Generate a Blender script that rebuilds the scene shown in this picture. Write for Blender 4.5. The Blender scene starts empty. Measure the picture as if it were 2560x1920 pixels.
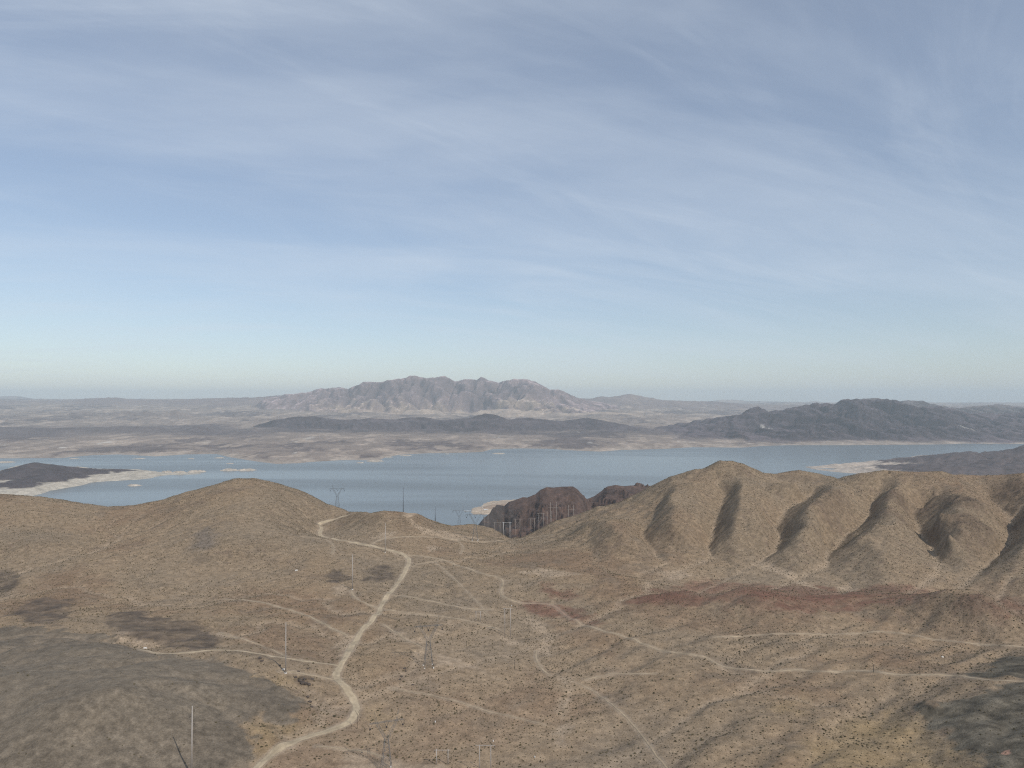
import bpy, math, heapq
import numpy as np
from mathutils import Vector

# ------------------------------------------------------------------ camera, sky, sun, exposure
SC = bpy.context.scene
CAMZ = 600.0            # metres above the lake
F = 1850.0              # focal length in pixels of the 2560 px wide photograph
PITCH = math.atan(40.0 / F)
cam_data = bpy.data.cameras.new("camera")
cam_data.sensor_width = 36.0
cam_data.lens = 36.0 * F / 2560.0
cam_data.clip_start = 5.0
cam_data.clip_end = 200000.0
cam = bpy.data.objects.new("camera", cam_data)
SC.collection.objects.link(cam)
cam.location = (0, 0, CAMZ)
cam.rotation_euler = (math.pi / 2 + PITCH, 0, 0)
SC.camera = cam

SUN_DIR = Vector((0.50, -0.56, 0.66)).normalized()      # towards the sun
sun_el = math.asin(SUN_DIR.z)
sun_az = math.atan2(SUN_DIR.x, SUN_DIR.y)
sd = bpy.data.lights.new("sun", 'SUN')
sd.energy = 2.75
sd.angle = math.radians(0.5)
sd.color = (1.0, 0.94, 0.85)
sun = bpy.data.objects.new("sun", sd)
SC.collection.objects.link(sun)
sun.rotation_euler = (-SUN_DIR).to_track_quat('-Z', 'Y').to_euler()

SC.view_settings.view_transform = 'Standard'
SC.view_settings.look = 'None'
SC.view_settings.exposure = 0.0
SC.view_settings.gamma = 1.0
SC.view_settings.use_curve_mapping = False
SC.cycles.use_denoising = False
SC.cycles.max_bounces = 5
SC.cycles.filter_width = 1.15
SC.cycles.volume_bounces = 1

world = bpy.data.worlds.new("World")
SC.world = world
world.use_nodes = True
nt = world.node_tree
nt.nodes.clear()


def N(tree, kind, **kw):
    n = tree.nodes.new(kind)
    for k, v in kw.items():
        if k.startswith('i_'):
            n.inputs[k[2:].replace('_', ' ')].default_value = v
        else:
            setattr(n, k, v)
    return n


def L(tree, a, b):
    tree.links.new(a, b)


def math_node(tree, op, a, b=None, c=None, clamp=False):
    n = tree.nodes.new('ShaderNodeMath')
    n.operation = op
    n.use_clamp = clamp
    for i, s in enumerate((a, b, c)):
        if s is None:
            continue
        if isinstance(s, (int, float)):
            n.inputs[i].default_value = s
        else:
            tree.links.new(s, n.inputs[i])
    return n.outputs[0]


sky = N(nt, 'ShaderNodeTexSky', sky_type='NISHITA', sun_disc=False)
sky.sun_elevation = sun_el
sky.sun_rotation = sun_az
sky.altitude = 900
sky.air_density = 1.0
sky.dust_density = 0.9
sky.ozone_density = 1.3
tc = N(nt, 'ShaderNodeTexCoord')
sep = N(nt, 'ShaderNodeSeparateXYZ')
L(nt, tc.outputs['Generated'], sep.inputs[0])
zc = math_node(nt, 'MAXIMUM', sep.outputs[2], 0.02)
zc2 = math_node(nt, 'ADD', zc, 0.24)
px = math_node(nt, 'DIVIDE', sep.outputs[0], zc2)
py = math_node(nt, 'DIVIDE', sep.outputs[1], zc2)
cmb = N(nt, 'ShaderNodeCombineXYZ')
L(nt, px, cmb.inputs[0])
L(nt, py, cmb.inputs[1])


def cirrus(rot, scale, sx, sy, detail, rough, dist, lo, hi, seed):
    mp = N(nt, 'ShaderNodeMapping', vector_type='TEXTURE')
    mp.inputs['Rotation'].default_value = (0, 0, rot)
    mp.inputs['Scale'].default_value = (1 / sx, 1 / sy, 1)
    mp.inputs['Location'].default_value = (seed, seed * 0.7, 0)
    L(nt, cmb.outputs[0], mp.inputs[0])
    nz = N(nt, 'ShaderNodeTexNoise')
    nz.inputs['Scale'].default_value = scale
    nz.inputs['Detail'].default_value = detail
    nz.inputs['Roughness'].default_value = rough
    nz.inputs['Distortion'].default_value = dist
    L(nt, mp.outputs[0], nz.inputs['Vector'])
    mr = N(nt, 'ShaderNodeMapRange')
    mr.interpolation_type = 'SMOOTHSTEP'
    mr.inputs['From Min'].default_value = lo
    mr.inputs['From Max'].default_value = hi
    L(nt, nz.outputs[0], mr.inputs['Value'])
    return mr.outputs[0]


c1 = cirrus(math.radians(12), 1.5, 0.46, 1.25, 6, 0.55, 0.5, 0.38, 0.72, 3.1)
c2 = cirrus(math.radians(20), 3.0, 0.34, 1.5, 8, 0.60, 1.1, 0.40, 0.84, 8.3)
c3 = cirrus(math.radians(20), 0.9, 0.7, 1.0, 3, 0.5, 0.3, 0.36, 0.64, 1.2)
c4 = cirrus(math.radians(36), 1.7, 0.42, 1.3, 9, 0.64, 1.6, 0.50, 0.80, 5.7)
m = math_node(nt, 'MULTIPLY', c1, 0.30)
m2 = math_node(nt, 'MULTIPLY', c2, math_node(nt, 'MULTIPLY_ADD', c3, 0.26, 0.07))
m3 = math_node(nt, 'ADD', m, m2)
m3 = math_node(nt, 'MULTIPLY_ADD', c4, 0.15, m3)
m3 = math_node(nt, 'ADD', m3, 0.30, clamp=True)
# the thin cloud veil dissolves towards the horizon
mrh = N(nt, 'ShaderNodeMapRange')
mrh.interpolation_type = 'SMOOTHSTEP'
mrh.inputs['From Min'].default_value = -0.12
mrh.inputs['From Max'].default_value = 0.08
L(nt, sep.outputs[2], mrh.inputs['Value'])
cf = math_node(nt, 'MULTIPLY', m3, mrh.outputs[0])
cf = math_node(nt, 'MULTIPLY', cf, 0.78)
# overall tint of the clear sky
tint = N(nt, 'ShaderNodeMix', data_type='RGBA', blend_type='MULTIPLY')
tint.inputs[0].default_value = 1.0
L(nt, sky.outputs[0], tint.inputs[6])
tint.inputs[7].default_value = (0.98, 0.97, 0.975, 1)
SKY_TINT = tint
mix = N(nt, 'ShaderNodeMix', data_type='RGBA')
L(nt, cf, mix.inputs[0])
L(nt, tint.outputs[2], mix.inputs[6])
mix.inputs[7].default_value = (6.0, 6.65, 7.5, 1)
bg = N(nt, 'ShaderNodeBackground')
bg.inputs[1].default_value = 0.112
L(nt, mix.outputs[2], bg.inputs[0])
wo = N(nt, 'ShaderNodeOutputWorld')
L(nt, bg.outputs[0], wo.inputs[0])

# ------------------------------------------------------------------ projection helpers
CP, SP = math.cos(PITCH), math.sin(PITCH)


def P(u, v, y):
    """world point seen at photo pixel (u, v) at forward distance y"""
    u = np.asarray(u, float); v = np.asarray(v, float); y = np.asarray(y, float)
    a = (u - 1280.0) / F
    b = (960.0 - v) / F
    dy = CP - b * SP
    dz = SP + b * CP
    return a / dy * y, y, CAMZ + dz / dy * y


def y_of_z(v, z):
    b = (960.0 - v) / F
    return (z - CAMZ) / ((SP + b * CP) / (CP - b * SP))


# ------------------------------------------------------------------ noise
def _grad(ix, iy, seed):
    h = (ix.astype(np.int64) * 374761393 + iy.astype(np.int64) * 668265263 + seed * 974711) & 0xffffffff
    h = ((h ^ (h >> 13)) * 1274126177) & 0xffffffff
    h = h ^ (h >> 16)
    a = (h & 0xffff).astype(np.float32) * (2 * math.pi / 65536.0)
    return np.cos(a), np.sin(a)


def perlin(x, y, seed=0):
    x0 = np.floor(x); y0 = np.floor(y)
    fx = (x - x0).astype(np.float32); fy = (y - y0).astype(np.float32)
    ix = x0.astype(np.int64); iy = y0.astype(np.int64)
    u = fx * fx * fx * (fx * (fx * 6 - 15) + 10)
    w = fy * fy * fy * (fy * (fy * 6 - 15) + 10)
    r = []
    for dy in (0, 1):
        for dx in (0, 1):
            gx, gy = _grad(ix + dx, iy + dy, seed)
            r.append(gx * (fx - dx) + gy * (fy - dy))
    return ((r[0] * (1 - u) + r[1] * u) * (1 - w) + (r[2] * (1 - u) + r[3] * u) * w) * 1.5


def fbm(x, y, wl, octs, seed=0, gain=0.5, ridged=False):
    s = np.zeros(np.shape(x), np.float32); a = 1.0; t = 0.0
    for i in range(octs):
        n = perlin(x / wl + 13.7 * i, y / wl - 7.3 * i, seed + i)
        if ridged:
            n = 1.0 - 2.0 * np.abs(n)
        s += a * n; t += a
        a *= gain; wl *= 0.5
    return s / t


def smooth(e0, e1, x):
    t = np.clip((x - e0) / (e1 - e0), 0, 1)
    return t * t * (3 - 2 * t)


def bicubic(G, x0, y0, dx, x, y):
    """Catmull-Rom lookup in the regular grid G[iy, ix]"""
    fx = np.clip((x - x0) / dx, 1, G.shape[1] - 2.001); fy = np.clip((y - y0) / dx, 1, G.shape[0] - 2.001)
    ix = np.floor(fx).astype(np.int32); iy = np.floor(fy).astype(np.int32)
    ix = np.clip(ix, 1, G.shape[1] - 3); iy = np.clip(iy, 1, G.shape[0] - 3)
    tx = (fx - ix); ty = (fy - iy)

    def w(t):
        return (((-t + 2) * t - 1) * t / 2, ((3 * t - 5) * t * t + 2) / 2,
                ((-3 * t + 4) * t + 1) * t / 2, (t - 1) * t * t / 2)
    wx = w(tx); wy = w(ty)
    out = 0
    for j in range(4):
        row = 0
        for i in range(4):
            row = row + wx[i] * G[iy + j - 1, ix + i - 1]
        out = out + wy[j] * row
    return out


def blur(G, n=1):
    for _ in range(n):
        Q = np.pad(G, 1, mode='edge')
        G = (Q[:-2, 1:-1] + 2 * Q[1:-1, 1:-1] + Q[2:, 1:-1]) / 4
        Q = np.pad(G, 1, mode='edge')
        G = (Q[1:-1, :-2] + 2 * Q[1:-1, 1:-1] + Q[1:-1, 2:]) / 4
    return G


# ------------------------------------------------------------------ near terrain: control points
ctrl = []      # x, y, z


def cy(*pts):
    for u, v, y in pts:
        x, yy, z = P(u, v, y)
        ctrl.append((float(x), float(yy), float(z)))


def cz(*pts):
    for u, v, z in pts:
        y = y_of_z(v, z)
        x, yy, zz = P(u, v, y)
        ctrl.append((float(x), float(yy), float(zz)))


# the desert floor
cz((-350, 1920, 366), (0, 1920, 360), (300, 1920, 352), (550, 1920, 343), (900, 1920, 338), (1300, 1920, 338),
   (1700, 1920, 342), (2100, 1920, 352), (2350, 1920, 352), (2560, 1920, 366), (2900, 1920, 372))
cz((-350, 1750, 374), (0, 1770, 372), (230, 1730, 380), (420, 1740, 366), (600, 1745, 353), (850, 1750, 342), (1150, 1750, 340),
   (1400, 1750, 337), (1700, 1750, 342), (2000, 1750, 346), (2250, 1760, 350), (2450, 1760, 364), (2560, 1750, 370),
   (2900, 1750, 378))
cz((-350, 1620, 364), (0, 1620, 362), (200, 1640, 366), (450, 1650, 358), (650, 1600, 352), (700, 1660, 353), (850, 1600, 346),
   (1100, 1600, 345), (1330, 1600, 338), (1600, 1600, 345), (1900, 1600, 346), (2200, 1600, 346), (2450, 1600, 350),
   (2540, 1665, 362), (2650, 1600, 352), (2900, 1600, 356), (1345, 1650, 337), (1430, 1720, 335), (1400, 1840, 333))
cz((-350, 1500, 356), (0, 1490, 353), (100, 1520, 358), (350, 1560, 358), (450, 1500, 350), (700, 1500, 351), (950, 1500, 349),
   (1200, 1500, 347), (1450, 1500, 348), (1600, 1520, 350), (2560, 1560, 360), (2900, 1500, 364))
cz((-350, 1400, 366), (0, 1400, 364), (200, 1400, 367), (420, 1400, 366), (650, 1390, 366), (780, 1400, 364), (880, 1400, 362),
   (1020, 1400, 356), (1150, 1400, 353), (1300, 1400, 353), (1430, 1400, 359))
cz((-350, 1320, 392), (0, 1320, 388), (150, 1320, 386), (330, 1325, 378), (430, 1330, 384), (560, 1320, 393), (700, 1320, 386),
   (100, 1280, 402), (400, 1285, 396), (600, 1255, 416), (700, 1260, 410))
cz((60, 1350, 384), (230, 1370, 368), (520, 1375, 374), (640, 1350, 382))
# knoll with the pad, and the pass to its right
cy((950, 1325, 1290), (960, 1352, 1230), (870, 1320, 1330), (1050, 1325, 1320), (800, 1305, 1400), (790, 1335, 1310),
   (1130, 1335, 1370), (1200, 1340, 1400), (1280, 1352, 1400), (1350, 1350, 1370), (1420, 1345, 1350))
# low red mounds at the feet of the hills
cz((1650, 1475, 351), (1720, 1478, 358), (1850, 1472, 363), (1960, 1482, 362), (2020, 1500, 357), (2180, 1482, 358),
   (2260, 1486, 360), (2440, 1492, 371), (2500, 1520, 370), (2450, 1560, 360), (2250, 1550, 350), (2000, 1550, 351),
   (1800, 1550, 348), (1550, 1440, 360))
# below and behind the frame
for xx in (-700, -350, 0, 350, 700):
    ctrl.append((xx, 380, 345 + abs(xx) * 0.03)); ctrl.append((xx, 250, 350 + abs(xx) * 0.03))

SKYL = [(-350, 1225, 1450), (-150, 1232, 1450), (0, 1235, 1450), (100, 1241, 1450), (200, 1258, 1440), (270, 1266, 1420),
        (340, 1262, 1430), (420, 1247, 1450), (480, 1228, 1470), (540, 1212, 1490), (590, 1196, 1510), (630, 1195, 1515),
        (700, 1210, 1520), (760, 1230, 1530), (820, 1260, 1535), (870, 1279, 1480), (930, 1282, 1400), (960, 1277, 1390),
        (1000, 1279, 1390), (1040, 1285, 1400), (1080, 1302, 1470), (1130, 1314, 1540), (1180, 1310, 1600),
        (1230, 1322, 1600), (1270, 1345, 1520), (1306, 1343, 1480), (1343, 1326, 1500), (1389, 1303, 1520),
        (1446, 1288, 1540), (1492, 1268, 1550), (1549, 1256, 1560), (1600, 1230, 1570), (1636, 1212, 1580),
        (1670, 1195, 1580), (1739, 1173, 1580), (1764, 1170, 1580), (1800, 1152, 1580), (1828, 1152, 1580), (1858, 1162, 1590),
        (1903, 1181, 1600), (1936, 1184, 1610), (1995, 1175, 1620), (2045, 1184, 1620), (2094, 1197, 1540),
        (2152, 1184, 1510), (2207, 1176, 1500), (2289, 1179, 1510), (2346, 1178, 1520), (2381, 1186, 1540),
        (2449, 1188, 1550), (2518, 1186, 1520), (2560, 1182, 1500), (2700, 1172, 1490), (2900, 1180, 1500)]
cy(*SKYL)
for u, v, y in SKYL:
    x, yy, z = P(u, v, y)
    s = 1 + 330.0 / y
    ctrl.append((float(x) * s, y + 330, float(z) - 150))
for u in range(-350, 2901, 250):
    x, yy, z = P(u, 1300, 2350)
    ctrl.append((float(x), 2350, -25.0))
    x, yy, z = P(u, 1300, 2900)
    ctrl.append((float(x), 2900, -45.0))

VG = [1180, 1216, 1240, 1280, 1320, 1350, 1380, 1400, 1430, 1460, 1500, 1560]
YG = [1560, 1495, 1445, 1370, 1300, 1245, 1180, 1140, 1085, 1035, 965, 860]
GUL = [
    [(1658, 1240), (1645, 1268), (1629, 1300), (1606, 1341), (1636, 1380), (1688, 1408)],
    [(1814, 1232), (1800, 1277), (1780, 1319), (1764, 1353), (1780, 1378), (1828, 1410), (1819, 1431), (1766, 1447),
     (1736, 1461), (1762, 1483), (1812, 1506)],
    [(2030, 1226), (2007, 1240), (1968, 1266), (1947, 1296), (1938, 1314), (1945, 1342), (1936, 1374), (1908, 1396),
     (1949, 1415), (2007, 1445), (2052, 1463)],
    [(2218, 1216), (2202, 1234), (2179, 1261), (2174, 1287), (2152, 1309), (2106, 1332), (2060, 1351), (2053, 1390),
     (2080, 1425), (2130, 1460), (2100, 1475)],
    [(2307, 1259), (2273, 1289), (2298, 1321), (2323, 1351), (2353, 1392), (2404, 1429), (2381, 1456), (2370, 1500),
     (2420, 1540), (2520, 1590)],
    [(2475, 1238), (2532, 1289), (2525, 1319), (2523, 1358), (2484, 1387), (2449, 1419), (2413, 1433)],
    [(1478, 1300), (1470, 1350), (1500, 1400), (1540, 1420), (1600, 1440)],
]
SPR = [
    [(1681, 1234), (1678, 1277), (1680, 1320), (1670, 1360)],
    [(1855, 1218), (1849, 1255), (1844, 1300), (1835, 1340), (1850, 1375)],
    [(2088, 1222), (2066, 1250), (2043, 1285), (2027, 1323), (2007, 1356), (1965, 1383)],
    [(2234, 1229), (2226, 1275), (2236, 1300), (2222, 1340), (2205, 1385), (2185, 1425)],
    [(2399, 1231), (2406, 1262), (2416, 1300), (2408, 1335), (2412, 1368)],
    [(2590, 1250), (2585, 1290), (2575, 1330), (2550, 1380), (2500, 1425)],
    [(1550, 1300), (1560, 1340), (1560, 1385)],
    [(1740, 1250), (1735, 1290), (1720, 1335), (1715, 1375)],
    [(1900, 1240), (1890, 1280), (1890, 1330), (1880, 1370)],
]
SPF = [0.931, 0.927, 0.920, 0.924, 0.915, 0.918, 0.94, 0.94, 0.935]
for (u, v, fc_) in ((2190, 1315, .92), (2150, 1345, .935), (2345, 1295, .925), (2372, 1345, .93), (2470, 1270, .93),
                   (2480, 1330, .94), (2130, 1225, .955), (1990, 1215, .965), (1960, 1225, .97), (1730, 1210, .965)):
    cy((u, v, float(np.interp(v, VG, YG)) * fc_))
for g in GUL:
    for (u, v) in g:
        cy((u, v, float(np.interp(v, VG, YG))))
for s_, fct in zip(SPR, SPF):
    for k, (u, v) in enumerate(s_):
        tt = k / (len(s_) - 1)
        f2 = float(np.interp(tt, [0, 0.3, 0.7, 1.0], [fct + 0.03, fct + 0.005, fct + 0.012, fct + 0.055]))
        cy((u, v, float(np.interp(v, VG, YG)) * f2))

C = np.array(ctrl)
# thin plate spline through the control points
S = 1000.0


def tps_fit(C, lam):
    p = C[:, :2] / S
    d2 = ((p[:, None, :] - p[None, :, :]) ** 2).sum(-1)
    K = 0.5 * d2 * np.log(d2 + 1e-12)
    n = len(C)
    A = np.zeros((n + 3, n + 3))
    A[:n, :n] = K + np.eye(n) * lam
    A[:n, n] = 1; A[:n, n + 1:] = p
    A[n, :n] = 1; A[n + 1:, :n] = p.T
    b = np.zeros(n + 3); b[:n] = C[:, 2]
    return np.linalg.solve(A, b)


def tps_eval(W, C, x, y):
    p = C[:, :2] / S
    xf = x.ravel() / S; yf = y.ravel() / S
    out = np.empty(xf.size)
    for i in range(0, xf.size, 20000):
        a = xf[i:i + 20000, None]; b = yf[i:i + 20000, None]
        d2 = (a - p[None, :, 0]) ** 2 + (b - p[None, :, 1]) ** 2
        K = 0.5 * d2 * np.log(d2 + 1e-12)
        out[i:i + 20000] = K @ W[:-3] + W[-3] + W[-2] * a[:, 0] + W[-1] * b[:, 0]
    return out.reshape(x.shape)


W = tps_fit(C, 1e-5)
GX0, GY0, GD = -2700.0, 240.0, 6.0
gx = np.arange(GX0, 2700, GD); gy = np.arange(GY0, 3000, GD)
BX, BY = np.meshgrid(gx, gy)
inside = (np.abs(BX) < BY * 0.95 + 60)
BASE = np.full(BX.shape, 340.0)
BASE[inside] = tps_eval(W, C, BX[inside], BY[inside])
# fill outside the wedge from its edge
for j in range(BASE.shape[0]):
    k = np.where(inside[j])[0]
    BASE[j, :k[0]] = BASE[j, k[0]]; BASE[j, k[-1] + 1:] = BASE[j, k[-1]]
BASE = blur(BASE, 1)
# the right-hand hills: planar flanks between gully beds and spur crests
def dense_line(pts, step=16.0):
    out = []
    for a_, b_ in zip(pts[:-1], pts[1:]):
        a_ = np.array(a_, float); b_ = np.array(b_, float)
        n_ = max(1, int(np.hypot(*(b_ - a_)[:2]) / step))
        for t_ in range(n_):
            out.append(tuple(a_ + (b_ - a_) * t_ / n_))
    out.append(tuple(pts[-1]))
    return out


def wpt(u, v, y):
    x, yy, z = P(u, v, y)
    return (float(x), float(yy), float(z))


extra = []
for g in GUL:
    extra += dense_line([wpt(u, v, np.interp(v, VG, YG)) for u, v in g])
SKT = [(1681, 1192), (1858, 1164), (2094, 1199), (2260, 1178), (2400, 1186), (2600, 1180), None, (1764, 1171), (1903, 1182)]
for s_, fct, tp in zip(SPR, SPF, SKT):
    L3 = []
    for k, (u, v) in enumerate(s_):
        f2 = float(np.interp(k / (len(s_) - 1), [0, 0.3, 0.7, 1.0], [fct + 0.03, fct + 0.005, fct + 0.012, fct + 0.055]))
        L3.append(wpt(u, v, float(np.interp(v, VG, YG)) * f2))
    if tp:
        L3.insert(0, wpt(tp[0], tp[1], float(np.interp(tp[0], [a_[0] for a_ in SKYL], [a_[2] for a_ in SKYL]))))
    extra += dense_line(L3)
extra += dense_line([wpt(*q) for q in SKYL], 22.0)
C2 = np.array([c for c in ctrl if c[0] > -250 and c[1] > 700] + extra)
key = np.round(C2[:, :2] / 6.0).astype(int)
_, ui = np.unique(key, axis=0, return_index=True)
C2 = C2[np.sort(ui)]
A2 = np.hypot(C2[:, None, 0] - C2[None, :, 0], C2[:, None, 1] - C2[None, :, 1]) / S
n_ = len(C2)
AA = np.zeros((n_ + 3, n_ + 3)); AA[:n_, :n_] = -A2 + np.eye(n_) * -0.004
PP = np.concatenate([np.ones((n_, 1)), C2[:, :2] / S], 1); AA[:n_, n_:] = PP; AA[n_:, :n_] = PP.T
W2 = np.linalg.solve(AA, np.concatenate([C2[:, 2], np.zeros(3)]))
hm = smooth(-60, 60, BX - 60) * smooth(880, 1000, BY) * smooth(1820, 1720, BY)
sel = (hm > 0.001) & inside
wxx = BX + fbm(BX, BY, 70, 3, 31) * 9; wyy = BY + fbm(BX, BY, 70, 3, 37) * 9
qx = wxx[sel]; qy = wyy[sel]; res = np.empty(qx.size)
for i in range(0, qx.size, 10000):
    dd = np.hypot(qx[i:i + 10000, None] - C2[None, :, 0], qy[i:i + 10000, None] - C2[None, :, 1]) / S
    res[i:i + 10000] = -dd @ W2[:n_] + W2[n_] + W2[n_ + 1] * qx[i:i + 10000] / S + W2[n_ + 2] * qy[i:i + 10000] / S
BASE[sel] = BASE[sel] * (1 - 0.85 * hm[sel]) + res * 0.85 * hm[sel]
print('hill controls', n_)
# crease the gully beds and the spur crests


def line_dist(x, y, P_):
    d = np.full(x.shape, 1e9)
    for (ax, ay), (bx, by) in zip(P_[:-1], P_[1:]):
        ex, ey = bx - ax, by - ay
        t_ = np.clip(((x - ax) * ex + (y - ay) * ey) / (ex * ex + ey * ey + 1e-9), 0, 1)
        d = np.minimum(d, np.hypot(x - ax - t_ * ex, y - ay - t_ * ey))
    return d


GULW = []
for g in GUL:
    GULW.append([(float(P(u, v, np.interp(v, VG, YG))[0]), float(np.interp(v, VG, YG))) for u, v in g])
SPRW = []
for s_, fct in zip(SPR, SPF):
    SPRW.append([(float(P(u, v, np.interp(v, VG, YG) * fct)[0]), float(np.interp(v, VG, YG) * fct)) for u, v in s_])
TOPS = [(1681, 1192), (1858, 1164), (2094, 1199), (2260, 1178), (2400, 1186), (2600, 1180), None, (1764, 1171), (1903, 1182)]
for s_, tp in zip(SPRW, TOPS):
    if tp:
        yv = float(np.interp(tp[0], [a_[0] for a_ in SKYL], [a_[2] for a_ in SKYL]))
        s_.insert(0, (float(P(tp[0], tp[1], yv)[0]), yv))
wx_ = BX + fbm(BX, BY, 60, 3, 31) * 10; wy_ = BY + fbm(BX, BY, 60, 3, 37) * 10
dg = np.full(BX.shape, 1e9); ds = np.full(BX.shape, 1e9)
for g in GULW:
    dg = np.minimum(dg, line_dist(wx_, wy_, g))
for g in SPRW:
    ds = np.minimum(ds, line_dist(wx_, wy_, g))
BASE = BASE - 3.5 * np.exp(-dg / 16.0) + 2.5 * np.exp(-ds / 20.0)
# no spur may stand above the traced skyline: ease the surface down to the sight plane of the crest
sk = np.array(SKYL)
BU = 1280 + BX / BY * F
sv = np.interp(BU, sk[:, 0], sk[:, 1]); sy_ = np.interp(BU, sk[:, 0], sk[:, 2])
lim = P(BU, sv, BY)[2]
over = BASE - lim
zmax = np.where(BY < sy_ + 60, 1.0, 0.0) * (BY > 900)
BASE = np.where(zmax > 0, lim - np.logaddexp(0, -over / 6.0) * 6.0 + 0 * over, np.minimum(BASE, lim - 1))
near_crest = np.exp(-((BY - sy_) / 45.0) ** 2)
BASE = BASE + near_crest * np.clip(lim - BASE, 0, 40) * 0.95

# ---- drainage network on a 4 m grid (priority flood) -----------------------------------------
DX = 4.0
DX0, DY0 = -1500.0, 300.0
dxs = np.arange(DX0, 1500, DX); dys = np.arange(DY0, 1780, DX)
HX, HY = np.meshgrid(dxs, dys)
H0 = bicubic(BASE, GX0, GY0, GD, HX, HY)
gyy, gxx = np.gradient(H0, DX)
slope0 = np.sqrt(gxx ** 2 + gyy ** 2)
# low parallel ridges on the lower right of the plain
rx_ = HX * 0.79 + HY * 0.61; ry_ = -HX * 0.61 + HY * 0.79
FOLD = fbm(rx_ / 4.0, ry_, 44, 4, 171, 0.5, True) * 4.2 * smooth(-40, 90, HX) * smooth(980, 820, HY)
FOLD = FOLD + fbm(HX, HY, 75, 4, 177, 0.5) * 3.4 * smooth(1150, 950, HY)
FOLD = FOLD + fbm(HX * 0.8 + HY * 0.35, HY * 0.8, 80, 4, 181, 0.5, True) * 5.0 * smooth(-50, -150, HX) * smooth(950, 820, HY)
H1 = H0 + FOLD + fbm(HX, HY, 30, 3, 21) * 2.2 * smooth(0.1, 0.3, slope0) + fbm(HX, HY, 130, 5, 11) * 5.0 * (0.35 + np.clip(slope0 * 1.2, 0, 0.7)) + perlin(HX / 9, HY / 9, 5) * 0.8
ny, nx = H1.shape


def drainage(Hg, seeds):
    """upslope area (log2 cells) by priority flood from the seed cells"""
    ny_, nx_ = Hg.shape
    total = ny_ * nx_
    Hl = Hg.ravel().tolist(); cl = seeds.ravel().tolist(); pl = [-1] * total
    heap = [(Hl[k], k) for k in np.where(seeds.ravel())[0].tolist()]
    heapq.heapify(heap)
    order = []
    nbr = ((1, 0), (-1, 0), (nx_, 0), (-nx_, 0), (nx_ + 1, 0), (nx_ - 1, 0), (-nx_ + 1, 0), (-nx_ - 1, 0))
    nbr = tuple(q[0] for q in nbr)
    pop = heapq.heappop; push = heapq.heappush
    while heap:
        h, k = pop(heap)
        order.append(k)
        for d_ in nbr:
            q = k + d_
            if 0 <= q < total and not cl[q]:
                cl[q] = True
                pl[q] = k
                hq = Hl[q]
                push(heap, (hq if hq > h else h + 1e-4, q))
    acc = [1.0] * total
    for k in reversed(order):
        p_ = pl[k]
        if p_ >= 0:
            acc[p_] += acc[k]
    return np.log2(np.array(acc)).reshape(ny_, nx_)


sd_ = np.zeros(H1.shape, bool); sd_[0] = sd_[-1] = True; sd_[:, 0] = sd_[:, -1] = True
STRI = fbm(HX + fbm(HX, HY, 90, 3, 193) * 30, HY * 0.33, 34, 4, 191, 0.55, True) * 2.6 * smooth(0.16, 0.36, slope0)
STRI = STRI + fbm(HX, HY, 17, 3, 197, 0.6, True) * 1.1 * smooth(0.16, 0.36, slope0)
H1 = H1 + STRI
LA = drainage(H1, sd_)
CH = blur(smooth(3.5, 12.0, LA), 2)                # channels, wide and soft
CHS = blur(smooth(5.2, 9.5, LA), 1)                # sharp channel beds
CHF = blur(smooth(2.0, 5.0, LA), 1)
WASH = blur(smooth(8.3, 12.0, LA), 1)
DISP = FOLD + STRI + fbm(HX, HY, 130, 5, 11) * 5.0 * (0.25 + np.clip(slope0 * 1.0, 0, 0.5)) * 0.6 \
    - CH * 4.0 * (0.45 + np.clip(slope0 * 1.5, 0, 0.8)) - CHS * 1.5 - CHF * (0.8 + 2.8 * np.clip(slope0 * 2, 0, 1))
DISP = blur(DISP, 1)


def height_near(x, y, fine=True):
    x = np.asarray(x, float); y = np.asarray(y, float)
    h = bicubic(BASE, GX0, GY0, GD, x, y)
    ins = smooth(1500, 1380, np.abs(x)) * smooth(300, 330, y) * smooth(1780, 1700, y)
    h = h + bicubic(DISP, DX0, DY0, DX, x, y) * ins
    if fine:
        h = h + fbm(x, y, 26, 3, 41) * 0.9 + ROCKF(x, y) * (fbm(x, y, 22, 4, 71, 0.6, True) * 3.6 + 1.0)
    return h


def poly_sd(px_, py_, poly):
    """signed distance to a polygon in the ground plane, positive inside"""
    n = len(poly)
    d = np.full(px_.shape, 1e18)
    ins = np.zeros(px_.shape, bool)
    for i in range(n):
        ax, ay = poly[i]; bx, by = poly[(i + 1) % n]
        ex, ey = bx - ax, by - ay
        t = np.clip(((px_ - ax) * ex + (py_ - ay) * ey) / (ex * ex + ey * ey + 1e-9), 0, 1)
        d = np.minimum(d, (px_ - ax - t * ex) ** 2 + (py_ - ay - t * ey) ** 2)
        cond = (ay > py_) != (by > py_)
        with np.errstate(divide='ignore', invalid='ignore'):
            xi = ax + (py_ - ay) / (by - ay + 1e-30) * ex
        ins ^= cond & (px_ < xi)
    d = np.sqrt(d)
    return np.where(ins, d, -d)


ROCKZONE = []


def ROCKF(x, y):
    r = np.zeros(np.shape(x))
    for (cx, cy_, rad, k) in ROCKZONE:
        r = np.maximum(r, k * smooth(rad, rad * 0.3, np.hypot(x - cx, y - cy_)))
    return r


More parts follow.
